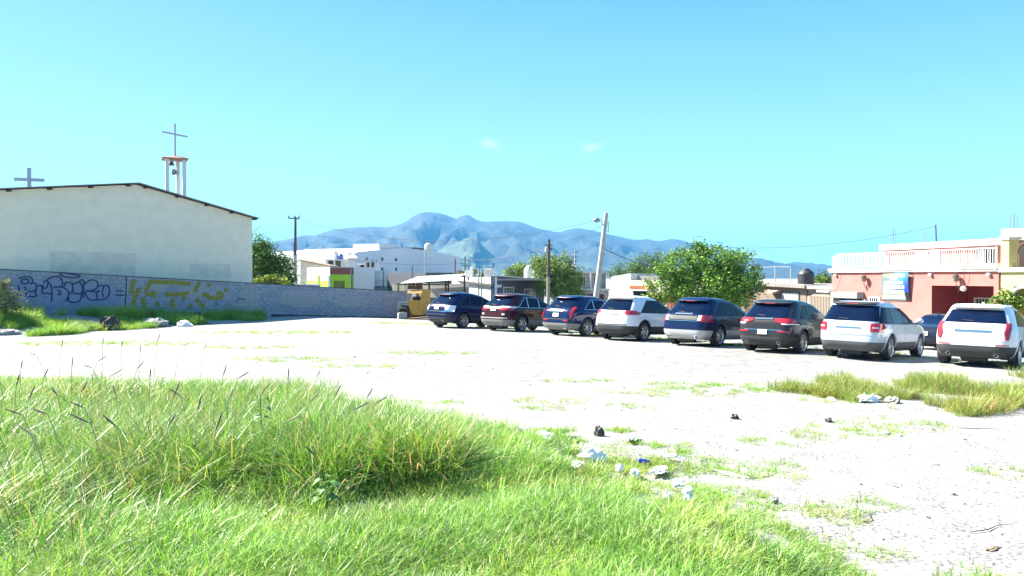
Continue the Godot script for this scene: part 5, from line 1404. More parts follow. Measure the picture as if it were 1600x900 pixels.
# ---------------------------------------------------------------- poles and wires
func build_poles() -> void:
	var conc := rough_mat("pole_concrete", C(0.50, 0.48, 0.45), 121, 1.5, 0.75, 1.0)
	var wood := rough_mat("pole_wood", C(0.14, 0.115, 0.095), 122, 1.0, 0.6, 1.0)
	var steel := mat("grey_steel", C(0.35, 0.37, 0.38), 0.5, 0.4)
	var porcelain := mat("insulator", C(0.10, 0.05, 0.04), 0.3)
	# tall pole by the chapel
	var o := thing("utility_pole", "tall grey utility pole with crossarm right of the chapel tree", "pole", Vector3(-16.95, -0.4, -60.0))
	var b := MB.new(); b.cyl(Vector3(0, -0.3, 0), Vector3(0.04, 4.5, 0), 0.17, 0.13, 10)
	part(o, "pole_shaft", b, conc)
	b = MB.new(); b.cyl(Vector3(0.04, 4.5, 0), Vector3(0.08, 7.5, 0), 0.125, 0.085, 10)
	part(o, "upper_shaft", b, mat("dark_shaft", C(0.09, 0.09, 0.11), 0.7))
	b = MB.new(); b.beam(Vector3(-0.42, 7.38, 0.12), Vector3(0.42, 7.38, 0.12), 0.09, 0.09)
	part(o, "crossarm", b, mat("arm_dark", C(0.12, 0.11, 0.12), 0.7))
	for x in [-0.4, 0.06, 0.4]:
		b = MB.new(); b.lathe([Vector2(0.05, 0.0), Vector2(0.06, 0.06), Vector2(0.035, 0.12), Vector2(0.05, 0.16), Vector2(0.0, 0.2)], 8, Transform3D(Basis(), Vector3(x, 7.43, 0.12)))
		part(o, "insulator", b, porcelain)
	for y in [4.6, 4.8, 5.0, 5.2, 5.4]:
		b = MB.new(); b.beam(Vector3(-0.13, y, 0.1), Vector3(0.2, y, 0.1), 0.1, 0.07)
		part(o, "cable_clamp", b, mat("arm_dark", C(0.12, 0.11, 0.12), 0.7))
	# leaning concrete pole with a street lamp
	o = thing("leaning_pole", "leaning concrete pole with street lamp arm behind the white SUV", "pole", Vector3(5.02, -0.75, -48.0))
	b = MB.new(); b.tube([Vector3(-0.03, -0.3, 0), Vector3(0.86, 7.15, 0)], [0.21, 0.13], 10)
	part(o, "pole_shaft", b, conc)
	b = MB.new(); b.tube([Vector3(0.72, 6.2, 0.0), Vector3(0.55, 6.62, 0.1), Vector3(0.28, 6.68, 0.2)], [0.035, 0.03, 0.03], 6)
	part(o, "lamp_arm", b, steel)
	b = MB.new(); b.lathe([Vector2(0.04, 0.16), Vector2(0.13, 0.10), Vector2(0.17, 0.0), Vector2(0.11, -0.12), Vector2(0.0, -0.16)], 12, Transform3D(Basis(Vector3(1.3, 0, 0), Vector3(0, 1, 0), Vector3(0, 0, 1)), Vector3(0.24, 6.68, 0.22)))
	part(o, "lamp_head", b, mat("lamp_grey", C(0.22, 0.25, 0.30), 0.4, 0.3))
	b = MB.new(); b.beam(Vector3(0.98, 5.9, 0.05), Vector3(0.98, 6.6, 0.05), 0.05, 0.05)
	b.beam(Vector3(0.72, 6.55, 0.05), Vector3(0.98, 6.5, 0.05), 0.03, 0.03); b.beam(Vector3(0.72, 6.0, 0.05), Vector3(0.98, 6.0, 0.05), 0.03, 0.03)
	part(o, "wire_rack", b, steel)
	# dark wooden pole before the feathery tree
	o = thing("wooden_pole", "dark wooden pole with transformer before the feathery tree", "pole", Vector3(2.55, -0.8, -54.0))
	b = MB.new(); b.cyl(Vector3(-0.03, -0.3, 0), Vector3(0.0, 3.2, 0), 0.13, 0.12, 10)
	part(o, "lower_shaft", b, rough_mat("pole_pale", C(0.34, 0.32, 0.27), 123, 1.0, 0.7, 1.0))
	b = MB.new(); b.cyl(Vector3(0.0, 3.2, 0), Vector3(0.05, 5.85, 0), 0.12, 0.09, 10)
	part(o, "pole_shaft", b, wood)
	b = MB.new(); b.lathe([Vector2(0.0, 0.0), Vector2(0.12, 0.0), Vector2(0.13, 0.02), Vector2(0.13, 0.32), Vector2(0.0, 0.36)], 12, Transform3D(Basis(), Vector3(-0.12, 4.95, 0.12)))
	part(o, "transformer", b, mat("trafo_grey", C(0.36, 0.36, 0.35), 0.5))
	b = MB.new(); b.beam(Vector3(0.05, 5.0, 0.1), Vector3(0.22, 5.25, 0.1), 0.12, 0.16); b.beam(Vector3(-0.25, 5.45, 0.06), Vector3(0.3, 5.45, 0.06), 0.07, 0.07)
	part(o, "crossarm", b, mat("arm_dark", C(0.12, 0.11, 0.12), 0.7))
	# small far poles
	var small := [["pale thin pole behind the leaning concrete pole", 7.2, -88.0, 6.3, 0.08, true, false], ["dark bare post at the right end of the white hall", -4.75, -64.0, 4.75, 0.06, false, false], ["dark pole with cross pieces right of the white hall", -4.05, -66.0, 4.95, 0.06, false, true], ["dark post on the corner of the slate house", -1.5, -60.2, 4.35, 0.055, false, false], ["short dark post poking above the big round tree's left side", 11.2, -54.0, 4.95, 0.05, false, false], ["thin dark post left of the white cube room", -10.4, -80.0, 4.4, 0.06, false, false], ["dark standing post beside the lime garage door", -16.3, -78.0, 4.1, 0.07, false, false], ["thin post rising in front of the turquoise house balcony", -13.9, -83.0, 3.9, 0.06, false, false]]
	for q in small:
		o = thing("thin_post", q[0], "post", Vector3(q[1], -0.8, q[2]), 0.0, "thin posts among the houses")
		b = MB.new(); b.cyl(Vector3(0, -0.3, 0), Vector3(0.02, q[3], 0), q[4] * 1.2, q[4], 8)
		part(o, "shaft", b, conc if q[5] else mat("dark_shaft", C(0.09, 0.09, 0.11), 0.7))
		if q[5] or q[6]:
			for k in 3:
				b = MB.new(); b.beam(Vector3(-0.35, q[3] - 0.25 - k * 0.5, 0.08), Vector3(0.35, q[3] - 0.25 - k * 0.5, 0.08), 0.06, 0.06)
				part(o, "cross_piece", b, mat("arm_dark", C(0.12, 0.11, 0.12), 0.7))
	o = thing("antenna_mast", "slim lattice aerial right of the big round tree", "antenna", Vector3(16.6, 1.0, -53.0))
	b = MB.new()
	for e in [[-0.08, 0.0], [0.08, 0.0], [0.0, 0.12]]: b.cyl(Vector3(e[0], -1.5, e[1]), Vector3(e[0] * 0.5, 3.35, e[1]), 0.012, 0.012, 5)
	for k in 10: b.beam(Vector3(-0.07, 0.3 + k * 0.3, 0), Vector3(0.07, 0.45 + k * 0.3, 0), 0.012, 0.012)
	part(o, "lattice", b, steel)
	b = MB.new(); b.cyl(Vector3(-0.25, 3.2, 0), Vector3(0.25, 3.2, 0), 0.012, 0.012, 5); b.cyl(Vector3(-0.18, 2.9, 0), Vector3(0.18, 2.9, 0), 0.012, 0.012, 5)
	part(o, "aerial_rods", b, steel)
	o = thing("lamp_post", "slim street lamp post before the white hall", "street lamp", Vector3(-11.6, -0.8, -103.0))
	b = MB.new(); b.tube([Vector3(0, -0.3, 0), Vector3(0, 7.3, 0), Vector3(0.3, 7.7, 0), Vector3(0.9, 7.75, 0)], [0.10, 0.07, 0.05, 0.04], 8)
	part(o, "post_shaft", b, steel)
	b = MB.new(); b.beam(Vector3(0.8, 7.74, 0), Vector3(1.35, 7.72, 0), 0.2, 0.12)
	part(o, "lamp_head", b, steel)
	# wires
	var cable := mat("wire", C(0.05, 0.055, 0.07), 0.7)
	var wires := [
		["overhead wire from the leaning pole down to the chapel side pole", Vector3(5.9, 6.1, -48), Vector3(-16.9, 7.0, -60), 1.6, 0.014],
		["wire sloping from the leaning pole down to the wooden pole", Vector3(5.75, 5.7, -48), Vector3(2.6, 4.7, -54), 0.2, 0.016],
		["lower wire running left from the wooden pole to the dark post", Vector3(2.6, 4.6, -54), Vector3(-4.05, 3.9, -66), 0.35, 0.018],
		["thick wire sagging right from the leaning pole to the trees", Vector3(5.7, 4.2, -48), Vector3(11.2, 2.95, -54), 0.25, 0.024],
		["service wire rising from the big tree to the red house mast", Vector3(14.2, 4.6, -55), Vector3(25.45, 5.45, -46.3), 0.55, 0.014],
		["thin wire crossing before the white hall to the lamp post", Vector3(-4.05, 3.6, -66), Vector3(-16.9, 4.5, -60), 0.5, 0.012]]
	for q in wires:
		o = thing("overhead_wire", q[0], "wire", Vector3.ZERO, 0.0, "overhead wires between the poles")
		var pts := []; var rad := []
		for k in 17:
			var t := k / 16.0
			var p: Vector3 = q[1].lerp(q[2], t)
			p.y -= q[3] * 4.0 * t * (1.0 - t)
			pts.append(p); rad.append(q[4])
		b = MB.new(); b.tube(pts, rad, 5)
		part(o, "strand", b, cable)

# ---------------------------------------------------------------- trees and bushes
# blobs: [centre, radius] of the crown's lobes relative to the base; leaves gather in clumps on them
func crown(b: MB, blobs: Array, leaves: int, size: float, long: float, droop: float, tint: Color, clump_r: float, vary := 0.5) -> void:
	var total := 0.0
	for q in blobs: total += q[1] * q[1]
	for q in blobs:
		var n_leaves := int(leaves * q[1] * q[1] / total)
		var clumps := maxi(4, int(n_leaves / 42.0))
		for k in clumps:
			var dir := Vector3(rng.randfn(), rng.randfn(), rng.randfn()).normalized()
			var c: Vector3 = q[0] + dir * q[1] * pow(rng.randf(), 0.33) * Vector3(1.0, 0.92, 1.0)
			var tone := rng.randf_range(1.0 - vary, 1.0 + vary)
			var cr := clump_r * rng.randf_range(0.6, 1.35)
			for j in n_leaves / clumps:
				var p := c + Vector3(rng.randfn(), rng.randfn() * 0.8, rng.randfn()) * cr * 0.5
				if droop > 0.0: p.y -= rng.randf() * droop
				var s := size * rng.randf_range(0.6, 1.3)
				var a := Vector3(rng.randfn(), rng.randfn() * 0.5 + 0.15 - droop * 1.4, rng.randfn()).normalized()
				var r := a.cross(Vector3(rng.randfn(), rng.randfn(), rng.randfn())).normalized()
				var up := r.cross(a)
				var t := tone * rng.randf_range(0.8, 1.2)
				b.col = Color(tint.r * t * rng.randf_range(0.85, 1.25), tint.g * t, tint.b * t)
				var i0 := b.v.size()
				var nn := up
				var tip := p + a * s * long
				b._add(p, nn); b._add(p + a * s * long * 0.45 + r * s * 0.36 + up * s * 0.06, nn); b._add(tip - up * s * 0.08, nn); b._add(p + a * s * long * 0.45 - r * s * 0.36 + up * s * 0.06, nn)
				b.ix.append_array([i0, i0 + 2, i0 + 1, i0, i0 + 3, i0 + 2])

func tree(called: String, label: String, cat: String, base: Vector3, trunk_h: float, trunk_r: float, blobs: Array, leaves: int, size: float, long: float, droop: float, tint: Color, clump_r: float) -> void:
	var o := thing(called, label, cat, base, 0.0, "")
	var tm := rough_mat("bark", C(0.13, 0.10, 0.075), 131, 0.7, 0.5, 1.0)
	var t := MB.new()
	var fork := Vector3(rng.randf_range(-0.1, 0.1), trunk_h, rng.randf_range(-0.1, 0.1))
	t.tube([Vector3(0, -0.25, 0), Vector3(0.02, trunk_h * 0.5, 0.01), fork], [trunk_r * 1.25, trunk_r, trunk_r * 0.85], 9)
	part(o, "trunk", t, tm)
	var l := MB.new()
	for q in blobs:
		var e: Vector3 = q[0]
		var mid := fork.lerp(e, 0.5) + Vector3(rng.randfn(), rng.randfn(), rng.randfn()) * 0.08
		l.tube([fork, mid, e], [trunk_r * 0.6, trunk_r * 0.4, trunk_r * 0.18], 6)
		for k in 5:
			var dir: Vector3 = Vector3(rng.randfn(), rng.randfn() * 0.7 + 0.2, rng.randfn()).normalized() * q[1] * 0.85
			l.tube([mid.lerp(e, 0.4 + 0.12 * k), e + dir * 0.5, e + dir], [trunk_r * 0.22, trunk_r * 0.13, 0.008], 5)
	part(o, "limbs", l, tm)
	var b := MB.new(); b.colored = true
	crown(b, blobs, leaves, size, long, droop, tint, clump_r)
	part(o, "crown", b, leaf_mat("leaf", 0.55))

func build_trees() -> void:
	var green := Color(0.120, 0.240, 0.026)
	tree("round_tree", "big round leafy tree standing between the shop and the brown house", "tree", Vector3(11.75, -0.75, -47.0), 1.6, 0.17,
		[[Vector3(-2.3, 2.75, 0.2), 1.25], [Vector3(-1.1, 3.55, -0.2), 1.45], [Vector3(0.6, 3.9, 0.1), 1.5], [Vector3(2.0, 3.55, 0.0), 1.35], [Vector3(0.2, 2.6, 0.5), 1.55], [Vector3(1.7, 2.4, 0.4), 1.45], [Vector3(-1.4, 2.35, 0.5), 1.25], [Vector3(-0.1, 4.95, 0.0), 0.62], [Vector3(2.75, 2.5, 0.2), 0.85]], 21000, 0.125, 1.5, 0.0, green, 0.44)
	tree("feathery_tree", "feathery drooping tree behind the dark wooden pole", "tree", Vector3(3.6, -0.8, -62.0), 1.5, 0.16,
		[[Vector3(-0.9, 4.1, 0), 1.05], [Vector3(0.1, 4.2, 0.1), 1.15], [Vector3(1.0, 3.3, 0), 1.05], [Vector3(-0.6, 2.9, 0.2), 1.15], [Vector3(0.6, 2.3, 0.4), 1.2], [Vector3(1.5, 2.1, 0.1), 0.8], [Vector3(-1.55, 4.6, -0.2), 0.5]], 15000, 0.085, 3.2, 0.5, Color(0.15, 0.24, 0.05), 0.5)
	tree("chapel_tree", "dark drooping tree beside the chapel's right corner", "tree", Vector3(-18.2, -0.4, -56.5), 1.8, 0.16,
		[[Vector3(-0.5, 5.2, 0), 1.0], [Vector3(0.2, 4.3, 0), 1.25], [Vector3(-0.2, 3.3, 0.3), 1.5], [Vector3(1.1, 3.5, 0), 1.15], [Vector3(1.3, 2.6, 0.2), 1.15], [Vector3(-1.4, 4.2, 0), 1.2]], 13000, 0.10, 2.8, 0.4, Color(0.10, 0.20, 0.022), 0.5)
	tree("small_shrub", "light green shrub topping the wall under the chapel tree", "shrub", Vector3(-16.2, -0.3, -52.2), 1.0, 0.06,
		[[Vector3(-0.3, 2.35, 0), 0.62], [Vector3(0.45, 2.25, 0), 0.6], [Vector3(-0.9, 2.1, 0), 0.55]], 2600, 0.11, 1.6, 0.0, Color(0.20, 0.27, 0.035), 0.3)
	tree("mesquite_tree", "spreading mesquite tree behind the shop roof", "tree", Vector3(10.6, -0.8, -64.0), 1.8, 0.15,
		[[Vector3(-1.9, 3.6, 0), 0.7], [Vector3(-0.8, 3.7, 0), 0.9], [Vector3(0.5, 4.1, 0), 1.15], [Vector3(1.8, 4.2, 0), 1.2], [Vector3(3.0, 4.0, 0), 1.1], [Vector3(0.8, 3.2, 0), 1.2]], 9500, 0.085, 2.2, 0.1, Color(0.095, 0.18, 0.03), 0.42)
	tree("slender_tree", "small slender tree left of the white water tank", "tree", Vector3(0.35, -0.8, -77.0), 2.0, 0.08,
		[[Vector3(-0.55, 3.7, 0), 0.6], [Vector3(0.45, 4.1, 0), 0.75], [Vector3(0.2, 3.2, 0), 0.6]], 3200, 0.10, 2.2, 0.25, Color(0.16, 0.25, 0.04), 0.35)
	tree("yellow_bush", "yellowish bush above the slate house's white front", "bush", Vector3(-3.9, -0.6, -68.5), 1.8, 0.07,
		[[Vector3(-0.5, 3.1, 0), 0.6], [Vector3(0.3, 3.25, 0), 0.65], [Vector3(1.0, 3.0, 0), 0.45]], 2400, 0.10, 2.0, 0.1, Color(0.17, 0.16, 0.04), 0.3)
	tree("roof_side_bush", "green bush between the black tank and the red house", "bush", Vector3(23.3, -0.8, -58.5), 1.4, 0.07,
		[[Vector3(-0.3, 2.7, 0), 0.75], [Vector3(0.5, 2.9, 0), 0.75]], 2800, 0.11, 1.6, 0.0, Color(0.10, 0.19, 0.03), 0.3)
	tree("entrance_bush", "bright bush before the yellow house entrance", "bush", Vector3(24.05, -0.8, -37.6), 1.1, 0.05,
		[[Vector3(-0.2, 1.85, 0), 0.45], [Vector3(0.3, 2.05, 0), 0.5], [Vector3(0.1, 1.5, 0.1), 0.5]], 1500, 0.13, 1.7, 0.0, Color(0.12, 0.21, 0.03), 0.28)
	tree("banana_plant", "pale young plant at the shop front beside the round tree", "plant", Vector3(8.75, -0.75, -47.5), 1.1, 0.05,
		[[Vector3(-0.2, 1.75, 0), 0.35], [Vector3(0.25, 1.7, 0), 0.35]], 420, 0.20, 1.9, 0.0, Color(0.19, 0.25, 0.05), 0.25)
	tree("grey_shrub", "grey green shrub leaning on the wall at the left edge", "shrub", Vector3(-22.3, 0.42, -33.7), 0.5, 0.05,
		[[Vector3(-0.5, 1.1, 0), 0.75], [Vector3(0.25, 0.9, 0.1), 0.6], [Vector3(0.0, 1.65, 0), 0.45], [Vector3(-1.2, 1.2, 0), 0.7]], 5200, 0.055, 2.2, 0.1, Color(0.15, 0.19, 0.09), 0.3)

# ---------------------------------------------------------------- grasses, weeds and litter
const LAWN := [Vector2(-19, 20), Vector2(-13, 18.2), Vector2(-11.4, 17.3), Vector2(-6.7, 16.3), Vector2(-4.2, 15.2), Vector2(-2.4, 13.6), Vector2(-1.0, 12.4), Vector2(0.27, 10.7), Vector2(0.72, 8.9), Vector2(1.25, 8.1), Vector2(1.6, 7.2), Vector2(1.9, 6.4), Vector2(2.2, 5.6), Vector2(2.3, 4.8), Vector2(-6, 4.8)]

func tuft(sd: int, blades: int, h: float, spread: float, width: float, lean: float, tints: Array) -> ArrayMesh:
	var r := RandomNumberGenerator.new(); r.seed = sd
	var b := MB.new(); b.colored = true
	for k in blades:
		var a := r.randf() * TAU
		var out := Vector3(cos(a), 0, sin(a))
		var base := out * spread * sqrt(r.randf())
		var hh := h * r.randf_range(0.45, 1.15)
		var bend := lean * r.randf_range(0.2, 1.3)
		var a2 := a + r.randf_range(-0.9, 0.9)
		var dir := Vector3(cos(a2), 0, sin(a2))
		var side := Vector3(-dir.z, 0, dir.x).rotated(Vector3.UP, r.randf_range(-1.0, 1.0)) * width * r.randf_range(0.7, 1.3)
		var tint: Color = tints[r.randi() % tints.size()]
		var t := r.randf_range(0.75, 1.25)
		b.col = Color(tint.r * t, tint.g * t, tint.b * t)
		var prev_l := base - side * 0.5; var prev_r := base + side * 0.5
		var segs := 3
		for s in segs:
			var u := float(s + 1) / segs
			var c := base + dir * bend * hh * u * u + Vector3.UP * hh * (u - 0.32 * bend * u * u)
			var wd := 1.0 - u * u
			var l := c - side * 0.5 * wd; var rr := c + side * 0.5 * wd
			if s < segs - 1:
				b.tri(prev_l, prev_r, rr); b.tri(prev_l, rr, l)
			else:
				b.tri(prev_l, prev_r, c)
			prev_l = l; prev_r = rr
	return b.mesh()

func inside(p: Vector2, poly: Array) -> bool:
	var c := false
	var j := poly.size() - 1
	for i in poly.size():
		var a: Vector2 = poly[i]; var e: Vector2 = poly[j]
		if (a.y > p.y) != (e.y > p.y) and p.x < (e.x - a.x) * (p.y - a.y) / (e.y - a.y) + a.x: c = not c
		j = i
	return c

func scatter(parent: Node, called: String, meshes: Array, spots: Array) -> Array: # spots: [Vector2(x, depth), scale, tilt, colour]
	var lists := []
	for m in meshes: lists.append([])
	for s in spots: lists[rng.randi() % meshes.size()].append(s)
	var made := []
	for k in meshes.size():
		var mm := MultiMesh.new()
		mm.transform_format = MultiMesh.TRANSFORM_3D
		mm.use_colors = true
		mm.mesh = meshes[k]
		mm.instance_count = lists[k].size()
		for i in lists[k].size():
			var s: Array = lists[k][i]
			var p: Vector2 = s[0]
			var bs := Basis(Vector3(rng.randfn(), 0, rng.randfn()).normalized(), rng.randf() * s[2] * 0.30) * Basis(Vector3.UP, rng.randf() * TAU).scaled(Vector3.ONE * s[1])
			mm.set_instance_transform(i, Transform3D(bs, Vector3(p.x, ground_y(p.x, -p.y) - 0.01, -p.y)))
			mm.set_instance_color(i, s[3])
		var o := MultiMeshInstance3D.new()
		o.multimesh = mm; o.material_override = grass_mat()
		o.name = numbered(called) if parent == self else called
		o.set_meta("kind", "stuff")
		parent.add_child(o, true)
		made.append(o)
	return made

func grass_mat() -> StandardMaterial3D:
	var m := leaf_mat("grass", 0.9)
	m.roughness = 0.42
	return m

func shade_of(n: FastNoiseLite, x: float, d: float) -> Color:
	var t := n.get_noise_2d(x, d)
	var dry := clampf(n.get_noise_2d(x + 90.0, d) * 1.6, 0.0, 1.0)
	var c := Color(1, 1, 1).lerp(Color(1.6, 1.15, 1.3), dry * 0.7)
	return c * (1.0 + 0.25 * t)

func build_grass() -> void:
	var patch := FastNoiseLite.new(); patch.seed = 77; patch.frequency = 0.5; patch.fractal_octaves = 3
	var fresh := [Color(0.205, 0.416, 0.069), Color(0.256, 0.475, 0.092), Color(0.122, 0.259, 0.040), Color(0.307, 0.486, 0.132), Color(0.410, 0.518, 0.230), Color(0.173, 0.356, 0.057), Color(0.614, 0.497, 0.322), Color(0.077, 0.184, 0.029)]
	var mixed := [Color(0.135, 0.330, 0.050), Color(0.200, 0.390, 0.090), Color(0.085, 0.215, 0.035), Color(0.40, 0.46, 0.23), Color(0.24, 0.41, 0.11), Color(0.125, 0.30, 0.05), Color(0.28, 0.42, 0.13), Color(0.07, 0.18, 0.03), Color(0.15, 0.34, 0.06), Color(0.18, 0.37, 0.07), Color(0.44, 0.33, 0.22)]
	var straw := [Color(0.24, 0.36, 0.09), Color(0.30, 0.36, 0.10), Color(0.18, 0.33, 0.06), Color(0.42, 0.36, 0.16), Color(0.36, 0.19, 0.11), Color(0.20, 0.34, 0.07)]
	# --- the meadow in the foreground, left
	var lawn := LAWN
	var short := []; var tall := []; var wiry := []
	for k in 90000:
		var d := 5.2 + 14.0 * pow(rng.randf(), 1.25)
		var x := rng.randf_range(-0.70 * d - 0.4, 2.6)
		var p := Vector2(x, d)
		if not inside(p + Vector2(patch.get_noise_2d(x * 2.0, d * 2.0), patch.get_noise_2d(x * 2.0 + 40.0, d * 2.0)) * 0.9, lawn): continue
		var nn := patch.get_noise_2d(x * 0.8, d * 0.8)
		if nn < -0.30 and rng.randf() < 0.75: continue
		if Vector2((x + 2.2) / 1.9, (d - 7.9) / 0.7).length() < 1.0 + nn and rng.randf() < 0.65: continue # the hollow below the tall clump
		short.append([p, rng.randf_range(0.7, 1.25) * (1.0 + 0.35 * nn), 1.0, shade_of(patch, x, d)])
		if short.size() >= 34000: break
	for k in 12000: # the tall clump
		var d := rng.randf_range(6.0, 17.5)
		var x := rng.randf_range(-0.70 * d - 0.3, -0.6)
		var e := Vector2((x + 5.6) / 5.2, (d - 11.2) / 5.4)
		var n2 := patch.get_noise_2d(x, d)
		if d > 12.5 and x > -3.2: continue
		if d < 10.0 and x > -1.35 - (10.0 - d) * 0.2: continue
		var front := 8.15 + 1.3 * patch.get_noise_2d(x * 1.1, 3.0)
		if x < -3.0: front -= minf((-3.0 - x) * 0.9, 1.6)
		if d < front and rng.randf() < 0.9: continue
		if d < front + 1.3 and rng.randf() < 0.45: continue
		if not inside(Vector2(x, d), lawn): continue
		var rim := 1.15 - e.length() - n2 * 0.45
		if rim < 0.0: continue
		var sc := rng.randf_range(0.75, 1.15) * (0.9 + 0.25 * n2)
		sc *= 0.40 + 0.66 * smoothstep(0.0, 0.50, rim)
		if d < 10.8 and x > -5.2: sc = maxf(sc, 0.92)
		if d > 15.0: sc *= 0.75
		tall.append([Vector2(x, d), sc, 1.0, shade_of(patch, x + 7.0, d)])
		if tall.size() > 2600: break
	for k in 620: # the clump's dense shady front
		var a := rng.randf() * TAU
		var r := sqrt(rng.randf())
		var p := Vector2(-2.6 + cos(a) * r * 2.0, 9.3 + sin(a) * r * 0.95 + 0.4 * patch.get_noise_2d(cos(a) * r * 3.0, 8.0))
		tall.append([p, rng.randf_range(0.9, 1.35), 1.0, shade_of(patch, p.x + 7.0, p.y)])
	var root := thing("meadow", "tall green grass meadow filling the left foreground", "grass")
	root.set_meta("kind", "stuff")
	var sm := []; var tm := []
	for k in 5: sm.append(tuft(200 + k, 12, 0.24, 0.10, 0.0085, 1.15, fresh))
	for k in 5: tm.append(tuft(300 + k, 24, 0.66, 0.20, 0.012, 1.05, mixed))
	scatter(root, "short_grass", sm, short)
	scatter(root, "tall_grass", tm, tall)
	# --- thin turf creeping over the dust
	var thin := []
	var pads := [[-4.1, 20.4, 1.2, 0.4], [0.7, 14.6, 0.7, 0.35], [0.7, 13.8, 0.55, 0.2], [2.2, 14.0, 0.45, 0.25], [-1.3, 14.5, 0.5, 0.2], [3.8, 16.9, 0.9, 0.4], [3.5, 15.9, 1.5, 0.45], [5.2, 16.3, 1.6, 0.6], [3.9, 11.1, 0.6, 0.35], [3.35, 7.8, 0.55, 0.4], [2.9, 9.4, 0.7, 0.6], [4.9, 11.6, 0.9, 0.35], [5.9, 12.2, 1.0, 0.5], [-6.5, 22.0, 1.6, 0.5], [-2.5, 24.0, 1.5, 0.4], [6.4, 15.0, 0.9, 0.5], [1.6, 17.6, 0.8, 0.25], [2.4, 6.6, 0.9, 0.8], [3.3, 6.2, 0.5, 0.3], [1.8, 8.6, 1.1, 1.0], [1.5, 10.0, 1.0, 0.7], [2.2, 9.2, 0.9, 0.5], [2.6, 7.6, 0.8, 0.5], [6.3, 9.2, 0.7, 0.3], [8.4, 10.6, 0.8, 0.3], [-14.5, 27.5, 3.0, 0.8], [-9.0, 26.0, 1.6, 0.5], [-10.0, 33.0, 3.0, 0.8], [-5.0, 40.0, 2.4, 0.7]]
	for q in pads:
		var cnt := int(q[2] * q[3] * 520.0)
		for k in cnt:
			var a := rng.randf() * TAU
			var rr := sqrt(rng.randf())
			var p := Vector2(q[0] + cos(a) * rr * q[2] * 1.15, q[1] + sin(a) * rr * q[3] * 1.25)
			if patch.get_noise_2d(p.x * 3.0, p.y * 3.0) < -0.05: continue
			thin.append([p, rng.randf_range(0.5, 1.1), 1.0, shade_of(patch, p.x, p.y + 3.0)])
	for k in 16000: # a fringe round the meadow
		var d := rng.randf_range(5.6, 12.0)
		var x := rng.randf_range(0.0, 4.2)
		var edge := 0.2 + (12.0 - d) * 0.36
		if patch.get_noise_2d(x * 1.6, d * 1.6) < -0.02 + (x - edge) * 0.30: continue
		thin.append([Vector2(x, d), rng.randf_range(0.5, 1.2), 1.0, shade_of(patch, x, d + 3.0)])
	var th := []
	for k in 3: th.append(tuft(400 + k, 10, 0.11, 0.09, 0.0075, 1.2, [fresh[0], fresh[3], mixed[3], fresh[1], Color(0.24, 0.27, 0.08)]))
	root = thing("sparse_turf", "thin scattered turf patches creeping over the pale dust", "grass")
	root.set_meta("kind", "stuff")
	scatter(root, "turf", th, thin)
	# --- dry clump on the right
	var right := [Vector2(5.3, 16.0), Vector2(6.0, 17.0), Vector2(7.6, 17.6), Vector2(9.5, 17.8), Vector2(13.5, 18.6), Vector2(13.8, 15.6), Vector2(10.4, 14.6), Vector2(9.2, 13.9), Vector2(8.4, 13.2), Vector2(7.3, 13.0), Vector2(6.7, 13.9), Vector2(6.3, 15.0)]
	var dry := []
	for k in 9000:
		var p := Vector2(rng.randf_range(5.0, 14.0), rng.randf_range(12.8, 18.7))
		var nn := patch.get_noise_2d(p.x * 0.9 + 9.0, p.y * 0.9)
		if not inside(p, right) or nn < 0.02: continue
		dry.append([p, rng.randf_range(0.6, 1.1) * (0.75 + 0.6 * maxf(nn, 0.0)), 1.0, shade_of(patch, p.x, p.y)])
		if dry.size() > 1500: break
	var dm := []
	for k in 3: dm.append(tuft(500 + k, 26, 0.42, 0.15, 0.010, 0.8, straw))
	root = thing("dry_grass_clump", "yellowing dry grass clump at the right near the white SUV", "grass")
	root.set_meta("kind", "stuff")
	scatter(root, "dry_grass", dm, dry)
	# --- weeds along the foot of the wall and under the cars
	var weeds := []
	for k in 9000:
		var along := rng.randf_range(-8.0, 12.5)
		var off := 1.0 + 6.0 * pow(rng.randf(), 0.8)
		if off > 7.0 - maxf(along, 0.0) * 0.30: continue
		var x := -24.0 + along * 0.67 + off * 0.742; var d := 36.0 + along * 0.742 - off * 0.67
		var nn := patch.get_noise_2d(x * 0.55, d * 0.55)
		if nn < -0.10: continue
		weeds.append([Vector2(x, d), rng.randf_range(0.5, 1.0) * (0.7 + 0.9 * maxf(nn, 0.0)) * (1.25 if off < 3.2 else 0.85), 1.0, shade_of(patch, x * 0.6, d)])
	for k in 900:
		var t := rng.randf_range(-2.0, 23.0)
		var p := Vector2(12.6 - 0.694 * t, 20.67 + 0.72 * t) + Vector2(0.72, 0.694) * rng.randf_range(0.6, 5.0)
		if patch.get_noise_2d(p.x * 1.3, p.y * 1.3) < 0.0: continue
		weeds.append([p, rng.randf_range(0.12, 0.26), 1.0, Color(1.5, 1.2, 1.2)])
	var wm := []
	for k in 3: wm.append(tuft(600 + k, 24, 0.72, 0.26, 0.022, 0.8, [fresh[0], fresh[1], mixed[1], Color(0.26, 0.34, 0.08)]))
	root = thing("wall_weeds", "green weeds growing along the foot of the graffiti wall", "weeds")
	root.set_meta("kind", "stuff")
	scatter(root, "weeds", wm, weeds)

